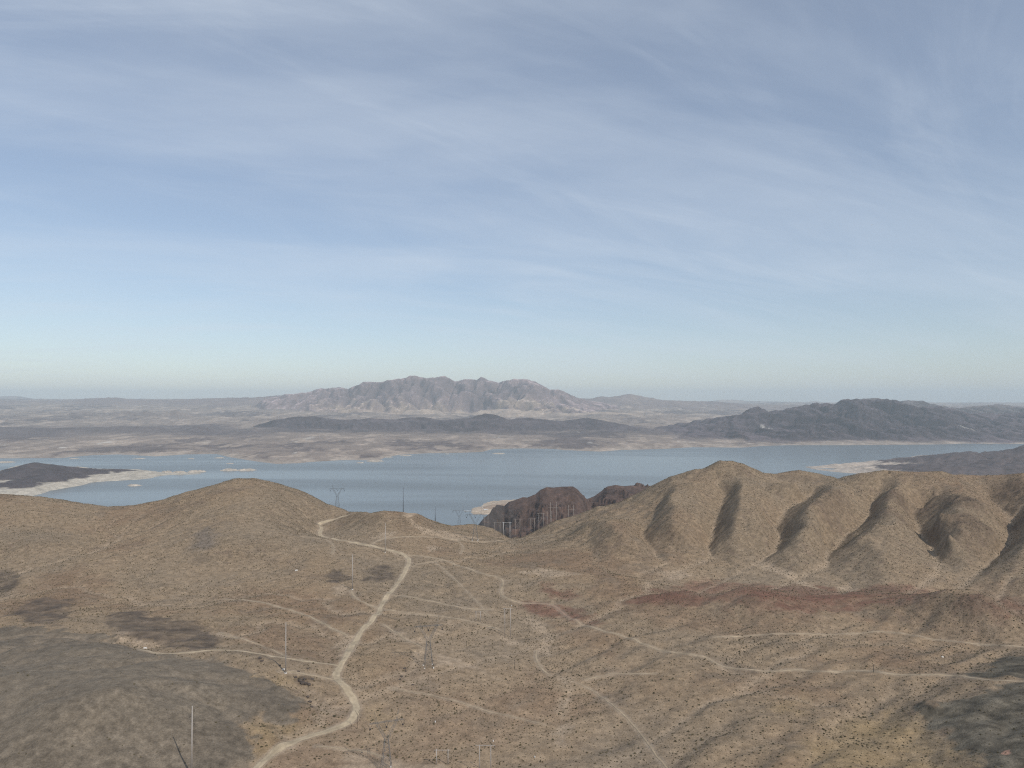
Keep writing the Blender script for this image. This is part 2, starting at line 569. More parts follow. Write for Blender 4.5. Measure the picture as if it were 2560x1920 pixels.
def drop(u, v, fine=False):
    """ground point seen at photo pixel (u, v): march the sight line onto the terrain"""
    u = np.atleast_1d(np.asarray(u, float)); v = np.atleast_1d(np.asarray(v, float))
    ys = np.concatenate([np.arange(330, 1200, 3.0), np.arange(1200, 2600, 5.0)])
    X, Y, Z = P(u[:, None], v[:, None], ys[None, :])
    Y = np.broadcast_to(Y, X.shape)
    Hh = height_near(X, Y, fine)
    hit = (Z < Hh)
    k = hit.argmax(1)
    none = ~hit.any(1)
    k = np.clip(k, 1, len(ys) - 1)
    r = np.arange(len(u))
    a = (Z - Hh)[r, k - 1]; b = (Z - Hh)[r, k]
    t = np.clip(a / (a - b + 1e-9), 0, 1)
    yy = ys[k - 1] + t * (ys[k] - ys[k - 1])
    yy = np.where(none, 1550.0, yy)
    x, y, z = P(u, v, yy)
    return x, yy, height_near(x, yy, fine)


for (u, v, rad, k) in [(2236, 1240, 45, .8), (2232, 1282, 40, .7), (2400, 1250, 60, 1.0), (2415, 1300, 60, .9), (2320, 1275, 35, .9),
                       (2365, 1295, 50, .6), (2410, 1350, 45, .5), (2085, 1235, 45, .6), (2065, 1270, 40, .5), (2540, 1230, 60, .9), (2030, 1200, 30, .5),
                       (1862, 1180, 30, .5), (1975, 1195, 40, .4), (2090, 1260, 30, .6), (2570, 1290, 60, .8), (2450, 1505, 25, .7),
                       (2420, 1520, 20, .6), (1770, 1462, 14, .5), (1675, 1470, 18, .4), (2220, 1480, 35, .5), (1870, 1500, 22, .4),
                       (762, 1702, 11, .9), (1012, 1675, 7, .6), (2320, 1765, 14, .6), (2110, 1775, 10, .7), (655, 1650, 8, .5)]:
    xx, yy, zz = drop(u, v)
    ROCKZONE.append((float(xx[0]), float(yy[0]), rad, k))

# ------------------------------------------------------------------ object helpers


def mesh_obj(name, verts, faces, mat, parent=None, smooth_shade=False, **props):
    me = bpy.data.meshes.new(name)
    verts = np.asarray(verts, dtype=np.float32)
    if isinstance(faces, np.ndarray):
        nf, k = faces.shape
        me.vertices.add(len(verts)); me.vertices.foreach_set('co', verts.ravel())
        me.loops.add(nf * k); me.loops.foreach_set('vertex_index', faces.ravel().astype(np.int32))
        me.polygons.add(nf)
        me.polygons.foreach_set('loop_start', np.arange(0, nf * k, k, dtype=np.int32))
        me.polygons.foreach_set('loop_total', np.full(nf, k, dtype=np.int32))
        me.update(calc_edges=True)
    else:
        me.from_pydata([tuple(map(float, v)) for v in verts], [], faces)
        me.update()
    if smooth_shade:
        me.polygons.foreach_set('use_smooth', np.ones(len(me.polygons), bool))
    me.materials.append(mat)
    o = bpy.data.objects.new(name, me)
    SC.collection.objects.link(o)
    if parent:
        o.parent = parent
    for k, v in props.items():
        o[k] = v
    return o


def set_attr(o, name, rgb):
    a = o.data.attributes.new(name, 'FLOAT_COLOR', 'POINT')
    c = np.ones((len(rgb), 4), np.float32)
    c[:, :3] = rgb
    a.data.foreach_set('color', c.ravel())


def grid_faces(nr, nc):
    a = np.arange(nr * nc).reshape(nr, nc)
    return np.stack([a[:-1, :-1], a[:-1, 1:], a[1:, 1:], a[1:, :-1]], -1).reshape(-1, 4)


def material(name):
    mt = bpy.data.materials.new(name)
    mt.use_nodes = True
    t = mt.node_tree
    b = t.nodes['Principled BSDF']
    return mt, t, b


def simple_mat(name, col, rough=0.7, metal=0.0, var=0.15, scale=1.0):
    mt, t, b = material(name)
    nz = N(t, 'ShaderNodeTexNoise'); nz.inputs['Scale'].default_value = scale; nz.inputs['Detail'].default_value = 4
    tcn = N(t, 'ShaderNodeTexCoord'); L(t, tcn.outputs['Object'], nz.inputs['Vector'])
    mx = N(t, 'ShaderNodeMix', data_type='RGBA')
    L(t, nz.outputs[0], mx.inputs[0])
    mx.inputs[6].default_value = tuple(c * (1 - var) for c in col) + (1,)
    mx.inputs[7].default_value = tuple(min(1, c * (1 + var)) for c in col) + (1,)
    L(t, mx.outputs[2], b.inputs['Base Color'])
    b.inputs['Roughness'].default_value = rough
    b.inputs['Metallic'].default_value = metal
    return mt


def ground_mat(name, scales, bump, mott=0.25, attr='col'):
    """attribute colour times two scales of mottling, with relief"""
    mt, t, b = material(name)
    at = N(t, 'ShaderNodeAttribute', attribute_name=attr)
    geo = N(t, 'ShaderNodeNewGeometry')
    prev = at.outputs['Color']
    for k, s in enumerate(scales):
        nz = N(t, 'ShaderNodeTexNoise'); nz.inputs['Scale'].default_value = s
        nz.inputs['Detail'].default_value = 6; nz.inputs['Roughness'].default_value = 0.65
        L(t, geo.outputs['Position'], nz.inputs['Vector'])
        mr = N(t, 'ShaderNodeMapRange')
        mr.inputs['From Min'].default_value = 0.3; mr.inputs['From Max'].default_value = 0.7
        mr.inputs['To Min'].default_value = 1 - mott; mr.inputs['To Max'].default_value = 1 + mott
        L(t, nz.outputs[0], mr.inputs['Value'])
        vm = N(t, 'ShaderNodeVectorMath', operation='SCALE')
        L(t, prev, vm.inputs[0]); L(t, mr.outputs[0], vm.inputs['Scale'])
        prev = vm.outputs[0]
        last = nz
    L(t, prev, b.inputs['Base Color'])
    b.inputs['Roughness'].default_value = 0.95
    b.inputs['Specular IOR Level'].default_value = 0.15
    bp = N(t, 'ShaderNodeBump'); bp.inputs['Strength'].default_value = 0.8
    bp.inputs['Distance'].default_value = bump
    L(t, last.outputs[0], bp.inputs['Height']); L(t, bp.outputs[0], b.inputs['Normal'])
    return mt


# ------------------------------------------------------------------ near terrain mesh
cu = np.concatenate([np.linspace(-1500, -150, 36)[:-1], np.linspace(-150, 2710, 770), np.linspace(2710, 4060, 36)[1:]])
NC = len(cu)
ta = (cu - 1280) / F
rows = np.concatenate([np.linspace(150, 425, 26)[:-1], np.exp(np.linspace(math.log(425), math.log(1680), 790)), np.linspace(1686, 2950, 60)])
TX = ta[None, :] * rows[:, None]
TY = np.broadcast_to(rows[:, None], TX.shape)
TZ = height_near(TX, TY)
fx_, fy_ = TX.ravel(), TY.ravel()


def drop_poly(pts):
    x, y, z = drop([p[0] for p in pts], [p[1] for p in pts])
    return list(zip(x.tolist(), y.tolist()))


def zone(x, y, pts, soft, wob=6.0, seed=0):
    pl_ = drop_poly(pts)
    xs = [p[0] for p in pl_]; ys_ = [p[1] for p in pl_]
    mrg = soft + wob + 5
    out = np.zeros(x.shape, np.float32)
    s = (x > min(xs) - mrg) & (x < max(xs) + mrg) & (y > min(ys_) - mrg) & (y < max(ys_) + mrg)
    if s.any():
        xa, ya = x[s], y[s]
        wn = fbm(xa, ya, 22, 4, seed + 200, 0.6) * wob * 2
        out[s] = smooth(-soft, soft, poly_sd(xa, ya, pl_) + wn)
    return out


SAND = np.array([0.325, 0.250, 0.172])
PALE = np.array([0.430, 0.350, 0.265])
GREY = np.array([0.172, 0.149, 0.120])
GREY2 = np.array([0.200, 0.174, 0.138])
DARK = np.array([0.128, 0.106, 0.088])
RED = np.array([0.198, 0.112, 0.084])
BRWN = np.array([0.250, 0.175, 0.120])
YEL = np.array([0.340, 0.260, 0.155])
VARN = np.array([0.128, 0.097, 0.076])

Z_GREY = [[(-60, 1562), (100, 1568), (250, 1588), (330, 1620), (400, 1638), (490, 1642), (560, 1652), (590, 1663), (659, 1695),
           (732, 1728), (760, 1760), (732, 1803), (640, 1795), (612, 1805), (618, 1846), (612, 1890), (600, 1925), (560, 1990),
           (-400, 1990), (-400, 1562)]]
Z_DARKL = [[(260, 1541), (350, 1526), (447, 1549), (529, 1581), (561, 1614), (488, 1626), (386, 1606), (285, 1577)],
           [(28, 1537), (73, 1500), (120, 1492), (179, 1504), (175, 1537), (134, 1561), (61, 1553)],
           [(-60, 1420), (40, 1430), (55, 1465), (20, 1490), (-60, 1480)],
           [(905, 1450), (925, 1425), (960, 1413), (985, 1425), (980, 1448), (940, 1456)],
           [(815, 1440), (850, 1425), (880, 1440), (860, 1455), (825, 1455)]]
Z_GREYR = [[(2490, 1652), (2510, 1645), (2640, 1650), (2640, 1695), (2478, 1700), (2414, 1685), (2470, 1679)],
           [(2640, 1707), (2490, 1710), (2470, 1735), (2414, 1748), (2338, 1766), (2300, 1763), (2313, 1791), (2326, 1816),
            (2364, 1834), (2389, 1862), (2427, 1885), (2452, 1910), (2465, 1990), (2900, 1990), (2900, 1707)]]
Z_RED = [[(1560, 1512), (1630, 1474), (1690, 1462), (1760, 1448), (1850, 1458), (1930, 1462), (2000, 1460), (2060, 1466), (2140, 1474), (2230, 1464), (2330, 1470),
          (2350, 1504), (2250, 1516), (2180, 1510), (2080, 1528), (1990, 1530), (1900, 1532), (1830, 1520), (1780, 1506), (1700, 1516)],
         [(2150, 1472), (2220, 1464), (2310, 1470), (2310, 1502), (2230, 1510), (2180, 1500)],
         [(2385, 1496), (2430, 1486), (2500, 1490), (2620, 1500), (2620, 1525), (2520, 1550), (2420, 1550)],
         [(1285, 1512), (1330, 1506), (1400, 1512), (1470, 1532), (1485, 1562), (1420, 1548), (1330, 1532)],
         [(1350, 1455), (1400, 1472), (1445, 1490), (1400, 1500), (1350, 1480)]]
Z_BRWN = [[(560, 1575), (700, 1560), (830, 1600), (850, 1650), (760, 1648), (650, 1622)],
          [(1380, 1560), (1480, 1575), (1560, 1600), (1520, 1640), (1420, 1610)],
          [(1450, 1480), (1620, 1470), (1800, 1530), (2050, 1540), (1950, 1590), (1700, 1570), (1520, 1530)],
          [(100, 1440), (200, 1420), (260, 1450), (220, 1490), (140, 1480)],
          [(1900, 1690), (2050, 1680), (2100, 1740), (1950, 1760)]]
Z_YEL = [[(2090, 1800), (2220, 1780), (2310, 1795), (2330, 1830), (2400, 1875), (2460, 1925), (2440, 1990), (2000, 1990), (2000, 1880)],
         [(615, 1806), (640, 1798), (700, 1800), (800, 1815), (760, 1840), (680, 1880), (625, 1925)],
         [(640, 1690), (700, 1685), (740, 1700), (720, 1725), (660, 1712)],
         [(1960, 1750), (2000, 1748), (1990, 1775), (1940, 1780)],
         [(930, 1775), (945, 1765), (960, 1780), (950, 1805), (925, 1800)]]
Z_SCRUB = [[(1290, 1540), (1400, 1540), (1440, 1650), (1520, 1700), (1480, 1790), (1380, 1770), (1320, 1680)],
           [(870, 1700), (1000, 1698), (1100, 1735), (1250, 1775), (1400, 1820), (1380, 1850), (1220, 1805), (1080, 1770), (960, 1740), (870, 1725)],
           [(860, 1620), (900, 1590), (930, 1640), (900, 1690), (865, 1690)],
           [(740, 1780), (800, 1775), (860, 1800), (830, 1825), (760, 1810)],
           [(1560, 1440), (1650, 1470), (1720, 1510), (1850, 1545), (1800, 1570), (1680, 1530), (1560, 1480)],
           [(1800, 1560), (2000, 1565), (2100, 1600), (1980, 1625), (1840, 1600)],
           [(2200, 1755), (2260, 1755), (2260, 1775), (2200, 1775)], [(860, 1880), (1000, 1885), (1150, 1905), (1150, 1918), (980, 1900), (860, 1893)]]
Z_PALE = [[(1395, 1690), (1425, 1700), (1440, 1735), (1425, 1775), (1400, 1800), (1395, 1770), (1415, 1735)],
          [(1395, 1830), (1420, 1800), (1425, 1830), (1410, 1870), (1385, 1860)],
          [(840, 1600), (880, 1590), (900, 1600), (880, 1640), (850, 1650)],
          [(1640, 1430), (1700, 1425), (1740, 1440), (1680, 1450)],[(1083, 1628), (1116, 1638), (1161, 1656), (1206, 1668), (1233, 1690), (1251, 1699), (1206, 1683), (1170, 1670),
           (1134, 1664), (1090, 1663)],
          [(984, 1578), (1010, 1588), (1034, 1602), (1030, 1616), (1005, 1600)],
          [(860, 1898), (905, 1885), (930, 1905), (1000, 1903), (1110, 1912), (1130, 1960), (840, 1960)],
          [(1000, 1278), (1020, 1280), (1045, 1288), (1030, 1300), (1010, 1290)],
          [(1243, 1585), (1262, 1590), (1318, 1614), (1315, 1620), (1260, 1602)],
          [(930, 1345), (960, 1330), (990, 1328), (985, 1340), (950, 1350)],
          [(1062, 1367), (1075, 1363), (1100, 1368), (1080, 1380)],
          [(835, 1470), (860, 1462), (880, 1478), (850, 1490)],
          [(1300, 1430), (1350, 1420), (1450, 1435), (1370, 1445)],
          [(1310, 1550), (1340, 1540), (1370, 1570), (1385, 1600), (1375, 1650), (1350, 1630), (1350, 1590)],
          [(1880, 1410), (1920, 1402), (1990, 1440), (2060, 1475), (2010, 1465), (1930, 1430)],
          [(2090, 1470), (2130, 1458), (2145, 1470), (2110, 1485)],
          [(290, 1575), (330, 1590), (400, 1610), (380, 1618), (300, 1606)],
          [(1020, 1300), (1060, 1320), (1130, 1332), (1200, 1345), (1130, 1350), (1060, 1335)]]
ZG = {}
for nm, zs, soft, wob in (('grey', Z_GREY, 4, 11), ('darkl', Z_DARKL, 7, 9), ('greyr', Z_GREYR, 4, 10), ('red', Z_RED, 9, 12),
                          ('brown', Z_BRWN, 22, 14), ('yel', Z_YEL, 16, 10), ('pale', Z_PALE, 5, 6)):
    a = np.zeros(fx_.shape, np.float32)
    for k, z_ in enumerate(zs):
        a = np.maximum(a, zone(fx_, fy_, z_, soft, wob, k))
    ZG[nm] = a


def lookup(G, x, y):
    return np.clip(bicubic(G, DX0, DY0, DX, x, y), 0, 1)


near_m = (fy_ < 1770) & (np.abs(fx_) < 1490)
wash = np.where(near_m, lookup(WASH, fx_, fy_), 0)
chs = np.where(near_m, lookup(CHS, fx_, fy_), 0)
chf = np.where(near_m, lookup(CHF, fx_, fy_), 0)
n1 = fbm(fx_, fy_, 260, 5, 301, 0.55)
n2 = fbm(fx_, fy_, 60, 5, 302, 0.6)
n3 = fbm(fx_, fy_, 14, 4, 303, 0.65)
n4 = fbm(fx_, fy_, 5, 3, 305, 0.65)
rock = ROCKF(fx_, fy_)
gz = np.gradient(TZ, axis=0) / np.gradient(TY, axis=0)
gx2 = np.gradient(TZ, axis=1) / np.gradient(TX, axis=1)
slope = np.hypot(gz, gx2).ravel()


def mixc(c, col, w):
    return c * (1 - w[:, None]) + col[None, :] * w[:, None]


col = np.repeat(SAND[None, :], len(fx_), 0)
col = mixc(col, np.array([0.275, 0.228, 0.172]), smooth(-0.2, 0.35, n1) * 0.7)
col = mixc(col, BRWN, smooth(0.0, 0.4, -n1 + n2 * 0.5) * 0.75)
col = mixc(col, np.array([0.235, 0.195, 0.15]), smooth(0.0, 0.45, n2) * 0.65)
col = mixc(col, BRWN, ZG['brown'] * (0.6 + 0.3 * n2))
col = mixc(col, RED, ZG['red'] * np.clip(0.80 + 0.9 * fbm(fx_, fy_ * 2.2, 70, 5, 619, 0.6) + 0.4 * n3, 0, 0.95))
col = mixc(col, YEL, ZG['yel'] * np.clip(0.8 + 0.4 * n2, 0, 1))
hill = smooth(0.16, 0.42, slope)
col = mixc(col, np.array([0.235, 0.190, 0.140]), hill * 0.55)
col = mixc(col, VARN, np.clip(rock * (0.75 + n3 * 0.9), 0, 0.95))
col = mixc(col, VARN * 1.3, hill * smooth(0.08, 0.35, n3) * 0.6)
col = mixc(col, PALE, np.clip(wash * 0.85 + chs * 0.45 * (0.6 + n2) + chf * 0.18, 0, 0.9) * (1 - rock))
col = mixc(col, PALE, ZG['pale'] * np.clip(0.75 + n3 * 0.4, 0, 1))
gg = GREY[None, :] * (1 + 0.25 * n1 + 0.05 * n2 + 0.18 * n3 + 0.35 * chf)[:, None]
wg = ZG['grey']
gl = mixc(gg, GREY2 * 1.15, smooth(-0.05, 0.35, n1 + 0.15 * n2) * 0.45)
gl = mixc(gl, PALE * 0.72, np.clip(chs * 0.5 + wash * 0.5, 0, 0.7))
col = col * (1 - wg[:, None]) + gl * wg[:, None]
st_ = fbm(fx_ * 0.5 + fy_ * 0.3, fy_ * 0.9 - fx_ * 0.25, 16, 4, 611, 0.6)
wg = ZG['darkl'] * np.clip(0.78 + 0.7 * st_, 0.2, 1)
dk = DARK[None, :] * (1 + 0.4 * n2 + 0.2 * n3)[:, None]
col = col * (1 - wg[:, None]) + dk * wg[:, None]
wg = ZG['greyr']
gr = GREY[None, :] * (0.85 + 0.3 * n2 + 0.8 * n3)[:, None] * np.array([[0.92, 0.97, 0.97]])
gr = mixc(gr, np.array([0.19, 0.17, 0.135]), smooth(0.1, 0.5, n2) * 0.5)
col = col * (1 - wg[:, None]) + gr * wg[:, None]
pk = zone(fx_, fy_, [(2500, 1886), (2512, 1876), (2526, 1872), (2526, 1884), (2515, 1888)], 0.6, 0.8, 9)
col = mixc(col, np.array([0.42, 0.27, 0.21]), pk)
wblue = zone(fx_, fy_, [(480, 1370), (490, 1330), (520, 1318), (545, 1335), (540, 1360), (510, 1378)], 12, 8, 4)
col = mixc(col, np.array([0.185, 0.165, 0.15]), wblue * 0.7)
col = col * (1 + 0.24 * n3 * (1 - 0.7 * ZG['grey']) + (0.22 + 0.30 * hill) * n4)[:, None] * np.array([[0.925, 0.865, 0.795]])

# ---- tracks: centre lines in the photograph, dropped on the ground
ROADS = [
    (6.4, [(600, 1960), (636, 1925), (700, 1870), (760, 1845), (820, 1828), (860, 1812), (885, 1795), (893, 1765), (882, 1742),
           (862, 1716), (842, 1700), (838, 1688), (846, 1672), (860, 1650), (888, 1602), (910, 1570), (940, 1540), (955, 1510),
           (968, 1490), (985, 1470), (1005, 1445), (1020, 1415), (1026, 1398), (1012, 1386), (975, 1376), (930, 1366),
           (880, 1355), (830, 1348), (800, 1338), (797, 1330), (808, 1322), (800, 1313), (790, 1307), (810, 1303), (850, 1294),
           (875, 1286)]),
    (3.4, [(925, 1363), (940, 1352), (960, 1347), (1010, 1342), (1040, 1341), (1090, 1344), (1150, 1350), (1200, 1355),
           (1260, 1352), (1320, 1345), (1380, 1337)]),
    (3.8, [(1020, 1388), (1060, 1391), (1110, 1400), (1140, 1412), (1180, 1425), (1215, 1438), (1243, 1441), (1260, 1450),
           (1258, 1462), (1250, 1478), (1254, 1490), (1270, 1500), (1300, 1507)]),
    (3.6, [(1300, 1507), (1360, 1510), (1392, 1517), (1418, 1542), (1470, 1566), (1520, 1581), (1560, 1590), (1610, 1610), (1660, 1628),
           (1700, 1634), (1765, 1643), (1800, 1664), (1850, 1673), (1930, 1678), (2000, 1674), (2060, 1680), (2120, 1678),
           (2160, 1676), (2240, 1686), (2330, 1687), (2400, 1690), (2480, 1700), (2600, 1704)]),
    (3.6, [(982, 1487), (1030, 1493), (1062, 1500), (1116, 1511), (1170, 1522), (1230, 1524)]),
    (2.6, [(963, 1524), (1044, 1535), (1100, 1541), (1146, 1547), (1207, 1561), (1252, 1575)]),
    (3.6, [(560, 1498), (630, 1502), (692, 1516), (773, 1541), (834, 1573), (871, 1590)]),
    (4.2, [(340, 1622), (400, 1634), (460, 1632), (529, 1626), (610, 1628), (692, 1642), (753, 1651), (854, 1665)]),
    (2.8, [(549, 1583), (590, 1594), (631, 1606), (692, 1630), (720, 1642)]),
    (3.4, [(846, 1699), (793, 1691), (740, 1681), (700, 1679)]),
    (4.0, [(877, 1477), (888, 1496), (917, 1511), (950, 1519)]),
    (2.8, [(1028, 1418), (1054, 1408), (1080, 1404), (1110, 1401)]),
    (1.9, [(1085, 1404), (1127, 1439), (1163, 1475), (1195, 1507), (1224, 1542)]),
    (2.3, [(1447, 1709), (1491, 1732), (1532, 1764), (1573, 1801), (1614, 1850), (1638, 1886), (1671, 1922), (1700, 1960)]),
    (2.5, [(1780, 1594), (1860, 1590), (1945, 1585), (2100, 1586), (2209, 1579), (2290, 1590), (2352, 1600), (2453, 1610), (2600, 1620)]),
    (2.2, [(1460, 1700), (1520, 1687), (1540, 1683), (1593, 1685), (1640, 1684)]),
    (3.2, [(1341, 1628), (1338, 1646), (1353, 1671), (1375, 1689)]),
    (2.8, [(955, 1560), (983, 1577), (1028, 1606), (1064, 1622)]),
    (1.8, [(975, 1720), (1028, 1728), (1085, 1740), (1166, 1760), (1227, 1781), (1288, 1793), (1361, 1813)]),
    (2.4, [(750, 1342), (790, 1344), (820, 1350), (840, 1368), (830, 1385)]),
    (2.0, [(1140, 1348), (1158, 1362), (1160, 1375), (1150, 1385)]),
    (2.6, [(790, 1865), (860, 1873), (920, 1880), (960, 1895)]),
]


def catmull(pts, step):
    pts = [np.array(p, float) for p in pts]
    pts = [2 * pts[0] - pts[1]] + pts + [2 * pts[-1] - pts[-2]]
    out = []
    for i in range(1, len(pts) - 2):
        p0, p1, p2, p3 = pts[i - 1:i + 3]
        n = max(2, int(np.linalg.norm(p2 - p1) / step))
        for t in np.arange(n) / n:
            out.append(0.5 * ((2 * p1) + (-p0 + p2) * t + (2 * p0 - 5 * p1 + 4 * p2 - p3) * t * t + (-p0 + 3 * p1 - 3 * p2 + p3) * t ** 3))
    out.append(pts[-2])
    return np.array(out)


roadlines = []
verge = np.zeros(len(fx_), np.float32)
for w_, pts in ROADS:
    uv = catmull(pts, 9)
    x, y, z = drop(uv[:, 0], uv[:, 1])
    q = np.stack([x, y], 1)
    w_ = w_ if w_ > 6 else w_ * (0.76 if w_ > 3.3 else 0.66)
    for _ in range(3):                                   # take out kinks from ridges
        q[1:-1] = (q[:-2] + 2 * q[1:-1] + q[2:]) / 4
    # resample at 2.5 m
    seg = np.hypot(*(q[1:] - q[:-1]).T); s_ = np.concatenate([[0], np.cumsum(seg)])
    n = max(4, int(s_[-1] / 2.5))
    t = np.linspace(0, s_[-1], n)
    q = np.stack([np.interp(t, s_, q[:, 0]), np.interp(t, s_, q[:, 1])], 1)
    roadlines.append((w_, q))
# distance field of the tracks on the drainage grid
RD = np.full(HX.shape, 50.0)
for w_, q in roadlines:
    for (ax, ay) in q:
        i = int((ax - DX0) / DX); j = int((ay - DY0) / DX)
        if 4 < i < nx - 5 and 4 < j < ny - 5:
            sl = (slice(j - 4, j + 5), slice(i - 4, i + 5))
            RD[sl] = np.minimum(RD[sl], np.maximum(np.hypot(HX[sl] - ax, HY[sl] - ay) - w_ / 2, 0))
rd = np.where(near_m, bicubic(RD, DX0, DY0, DX, fx_, fy_), 50)
vg = smooth(3.0, 0.3, rd + n3 * 2.5) * 0.35
col = mixc(col, PALE, vg)
col = np.clip(col, 0.02, 0.8)

M_GROUND = ground_mat('desert_soil', (0.13, 0.8), 0.8, 0.27)
verts = np.stack([TX.ravel(), TY.ravel(), TZ.ravel()], 1)
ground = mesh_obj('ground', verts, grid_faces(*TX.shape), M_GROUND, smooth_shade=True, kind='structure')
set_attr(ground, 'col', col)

# ribbons of beaten earth
M_ROAD = ground_mat('beaten_earth', (0.25, 1.4), 0.25, 0.10)
rngr = np.random.default_rng(5)
for w_, q in roadlines:
    n = len(q)
    tg = np.gradient(q, axis=0); tg /= np.linalg.norm(tg, axis=1)[:, None] + 1e-9
    nr = np.stack([-tg[:, 1], tg[:, 0]], 1)
    s_ = np.arange(n) * 2.5
    K = 7
    offs = np.linspace(-0.5, 0.5, K)
    wl = w_ * (1 + 0.4 * fbm(s_, s_ * 0 + 0.3, 14, 2, 17)) ; wr = w_ * (1 + 0.4 * fbm(s_, s_ * 0 + 5.3, 11, 2, 19))
    taper = np.clip(np.minimum(np.arange(n) + 2, n - np.arange(n) + 1) / 5.0, 0.25, 1)
    V = []
    for o_ in offs:
        ww = np.where(o_ < 0, wl, wr) * taper
        p = q + nr * (o_ * ww)[:, None]
        z = height_near(p[:, 0], p[:, 1]) + 0.28 - 0.22 * (abs(o_) > 0.45) - 0.06 * (abs(abs(o_) - 0.17) < 0.05)
        V.append(np.stack([p[:, 0], p[:, 1], z], 1))
    V = np.stack(V, 1).reshape(-1, 3)
    rut = np.tile(np.array([0.88, 1.03, 1.0, 0.93, 1.0, 1.03, 0.88]), n)
    zn = fbm(V[:, 0], V[:, 1], 18, 3, 333)
    dist = V[:, 1]
    base_c = np.array([0.450, 0.360, 0.245]) if w_ > 3.05 else np.array([0.385, 0.302, 0.205])
    c = base_c[None, :] * (rut * (1 + 0.35 * zn + 0.25 * fbm(V[:, 0], V[:, 1], 4, 2, 337)))[:, None]
    # where a track crosses the red or grey soil it takes that colour
    for zs, rc in ((Z_RED[3:4], np.array([0.30, 0.19, 0.14])), (Z_GREY[:1], np.array([0.27, 0.235, 0.19]))):
        for k, z_ in enumerate(zs):
            wz = zone(V[:, 0], V[:, 1], z_, 12, 3, k)
            c = mixc(c, rc, wz * 0.8)
    r_ = mesh_obj('dirt_road' if w_ > 3 else 'dirt_track', V, grid_faces(n, K), M_ROAD, smooth_shade=True, kind='structure')
    set_attr(r_, 'col', c)

# ------------------------------------------------------------------ the lake
M_WATER, t, b = material('lake_water')
b.inputs['Base Color'].default_value = (0.130, 0.140, 0.134, 1)
b.inputs['IOR'].default_value = 1.333
geo = N(t, 'ShaderNodeNewGeometry')
mp = N(t, 'ShaderNodeMapping'); mp.inputs['Scale'].default_value = (0.00014, 0.0008, 1)
mp.inputs['Rotation'].default_value = (0, 0, 0.06)
L(t, geo.outputs['Position'], mp.inputs[0])
nz = N(t, 'ShaderNodeTexNoise'); nz.inputs['Scale'].default_value = 1.0; nz.inputs['Detail'].default_value = 5
nz.inputs['Distortion'].default_value = 0.8
L(t, mp.outputs[0], nz.inputs['Vector'])
mr = N(t, 'ShaderNodeMapRange'); mr.interpolation_type = 'SMOOTHSTEP'
mr.inputs['From Min'].default_value = 0.42; mr.inputs['From Max'].default_value = 0.66
mr.inputs['To Min'].default_value = 0.18; mr.inputs['To Max'].default_value = 0.31
L(t, nz.outputs[0], mr.inputs['Value'])
L(t, mr.outputs[0], b.inputs['Roughness'])
nw = N(t, 'ShaderNodeTexNoise'); nw.inputs['Scale'].default_value = 0.09; nw.inputs['Detail'].default_value = 4
L(t, geo.outputs['Position'], nw.inputs['Vector'])
bp = N(t, 'ShaderNodeBump'); bp.inputs['Strength'].default_value = 0.15; bp.inputs['Distance'].default_value = 1.0
L(t, nw.outputs[0], bp.inputs['Height']); L(t, bp.outputs[0], b.inputs['Normal'])
mesh_obj('lake', [(-60000, 1500, 0), (60000, 1500, 0), (60000, 60000, 0), (-60000, 60000, 0)], [(0, 1, 2, 3)], M_WATER, kind='structure')
mesh_obj('distant_plain', [(-60000, -20000, -8), (60000, -20000, -8), (60000, 60000, -8), (-60000, 60000, -8)], [(0, 1, 2, 3)],
         simple_mat('plain_soil', (0.27, 0.22, 0.17), 0.95, scale=0.001), kind='structure')

# ------------------------------------------------------------------ far shore and mountains
SHORE = np.array([(-500, 1147), (0, 1146), (155, 1145), (233, 1138), (300, 1136), (389, 1141), (467, 1136), (544, 1135), (575, 1143), (620, 1150),
                  (653, 1155), (692, 1160), (746, 1158), (778, 1155), (858, 1150), (948, 1151), (965, 1143), (1000, 1137), (1072, 1133),
                  (1150, 1132), (1205, 1130), (1230, 1123), (1300, 1121), (1383, 1122), (1407, 1125), (1500, 1129), (1550, 1125), (1600, 1124),
                  (1665, 1122), (1730, 1118), (1856, 1119), (1904, 1115), (1969, 1113), (2121, 1113), (2355, 1111), (2430, 1108),
                  (2500, 1106), (2560, 1108), (3100, 1110)], float)
R_PLAT = np.array([(-500, 1001), (0, 1001), (105, 1002), (175, 1002), (210, 997), (288, 993), (334, 999), (408, 1000), (525, 996), (642, 993),
                   (712, 988), (800, 990), (1400, 996), (1476, 996), (1504, 991), (1523, 993), (1574, 985), (1609, 991), (1665, 1001),
                   (1787, 1004), (1900, 1012), (2100, 1014), (3100, 1016)], float)
R_MAIN = np.array([(600, 1010), (660, 1000), (712, 987), (766, 982), (797, 973), (848, 969), (870, 973), (909, 956), (932, 954), (952, 957),
                   (967, 950), (1002, 947), (1018, 943), (1035, 939), (1053, 945), (1080, 946), (1111, 939), (1125, 946), (1138, 954),
                   (1165, 949), (1193, 950), (1202, 942), (1220, 950), (1247, 958), (1267, 950), (1309, 947), (1337, 954), (1375, 974),
                   (1407, 976), (1425, 986), (1438, 994), (1476, 1001), (1530, 1012), (1600, 1030)], float)
R_DARK = np.array([(560, 1092), (603, 1076), (653, 1060), (677, 1052), (739, 1042), (789, 1041), (816, 1046), (860, 1050), (917, 1046),
                   (987, 1049), (1018, 1044), (1064, 1043), (1099, 1051), (1173, 1045), (1212, 1034), (1239, 1037), (1270, 1049),
                   (1313, 1044), (1403, 1053), (1469, 1044), (1519, 1054), (1616, 1071), (1700, 1088)], float)
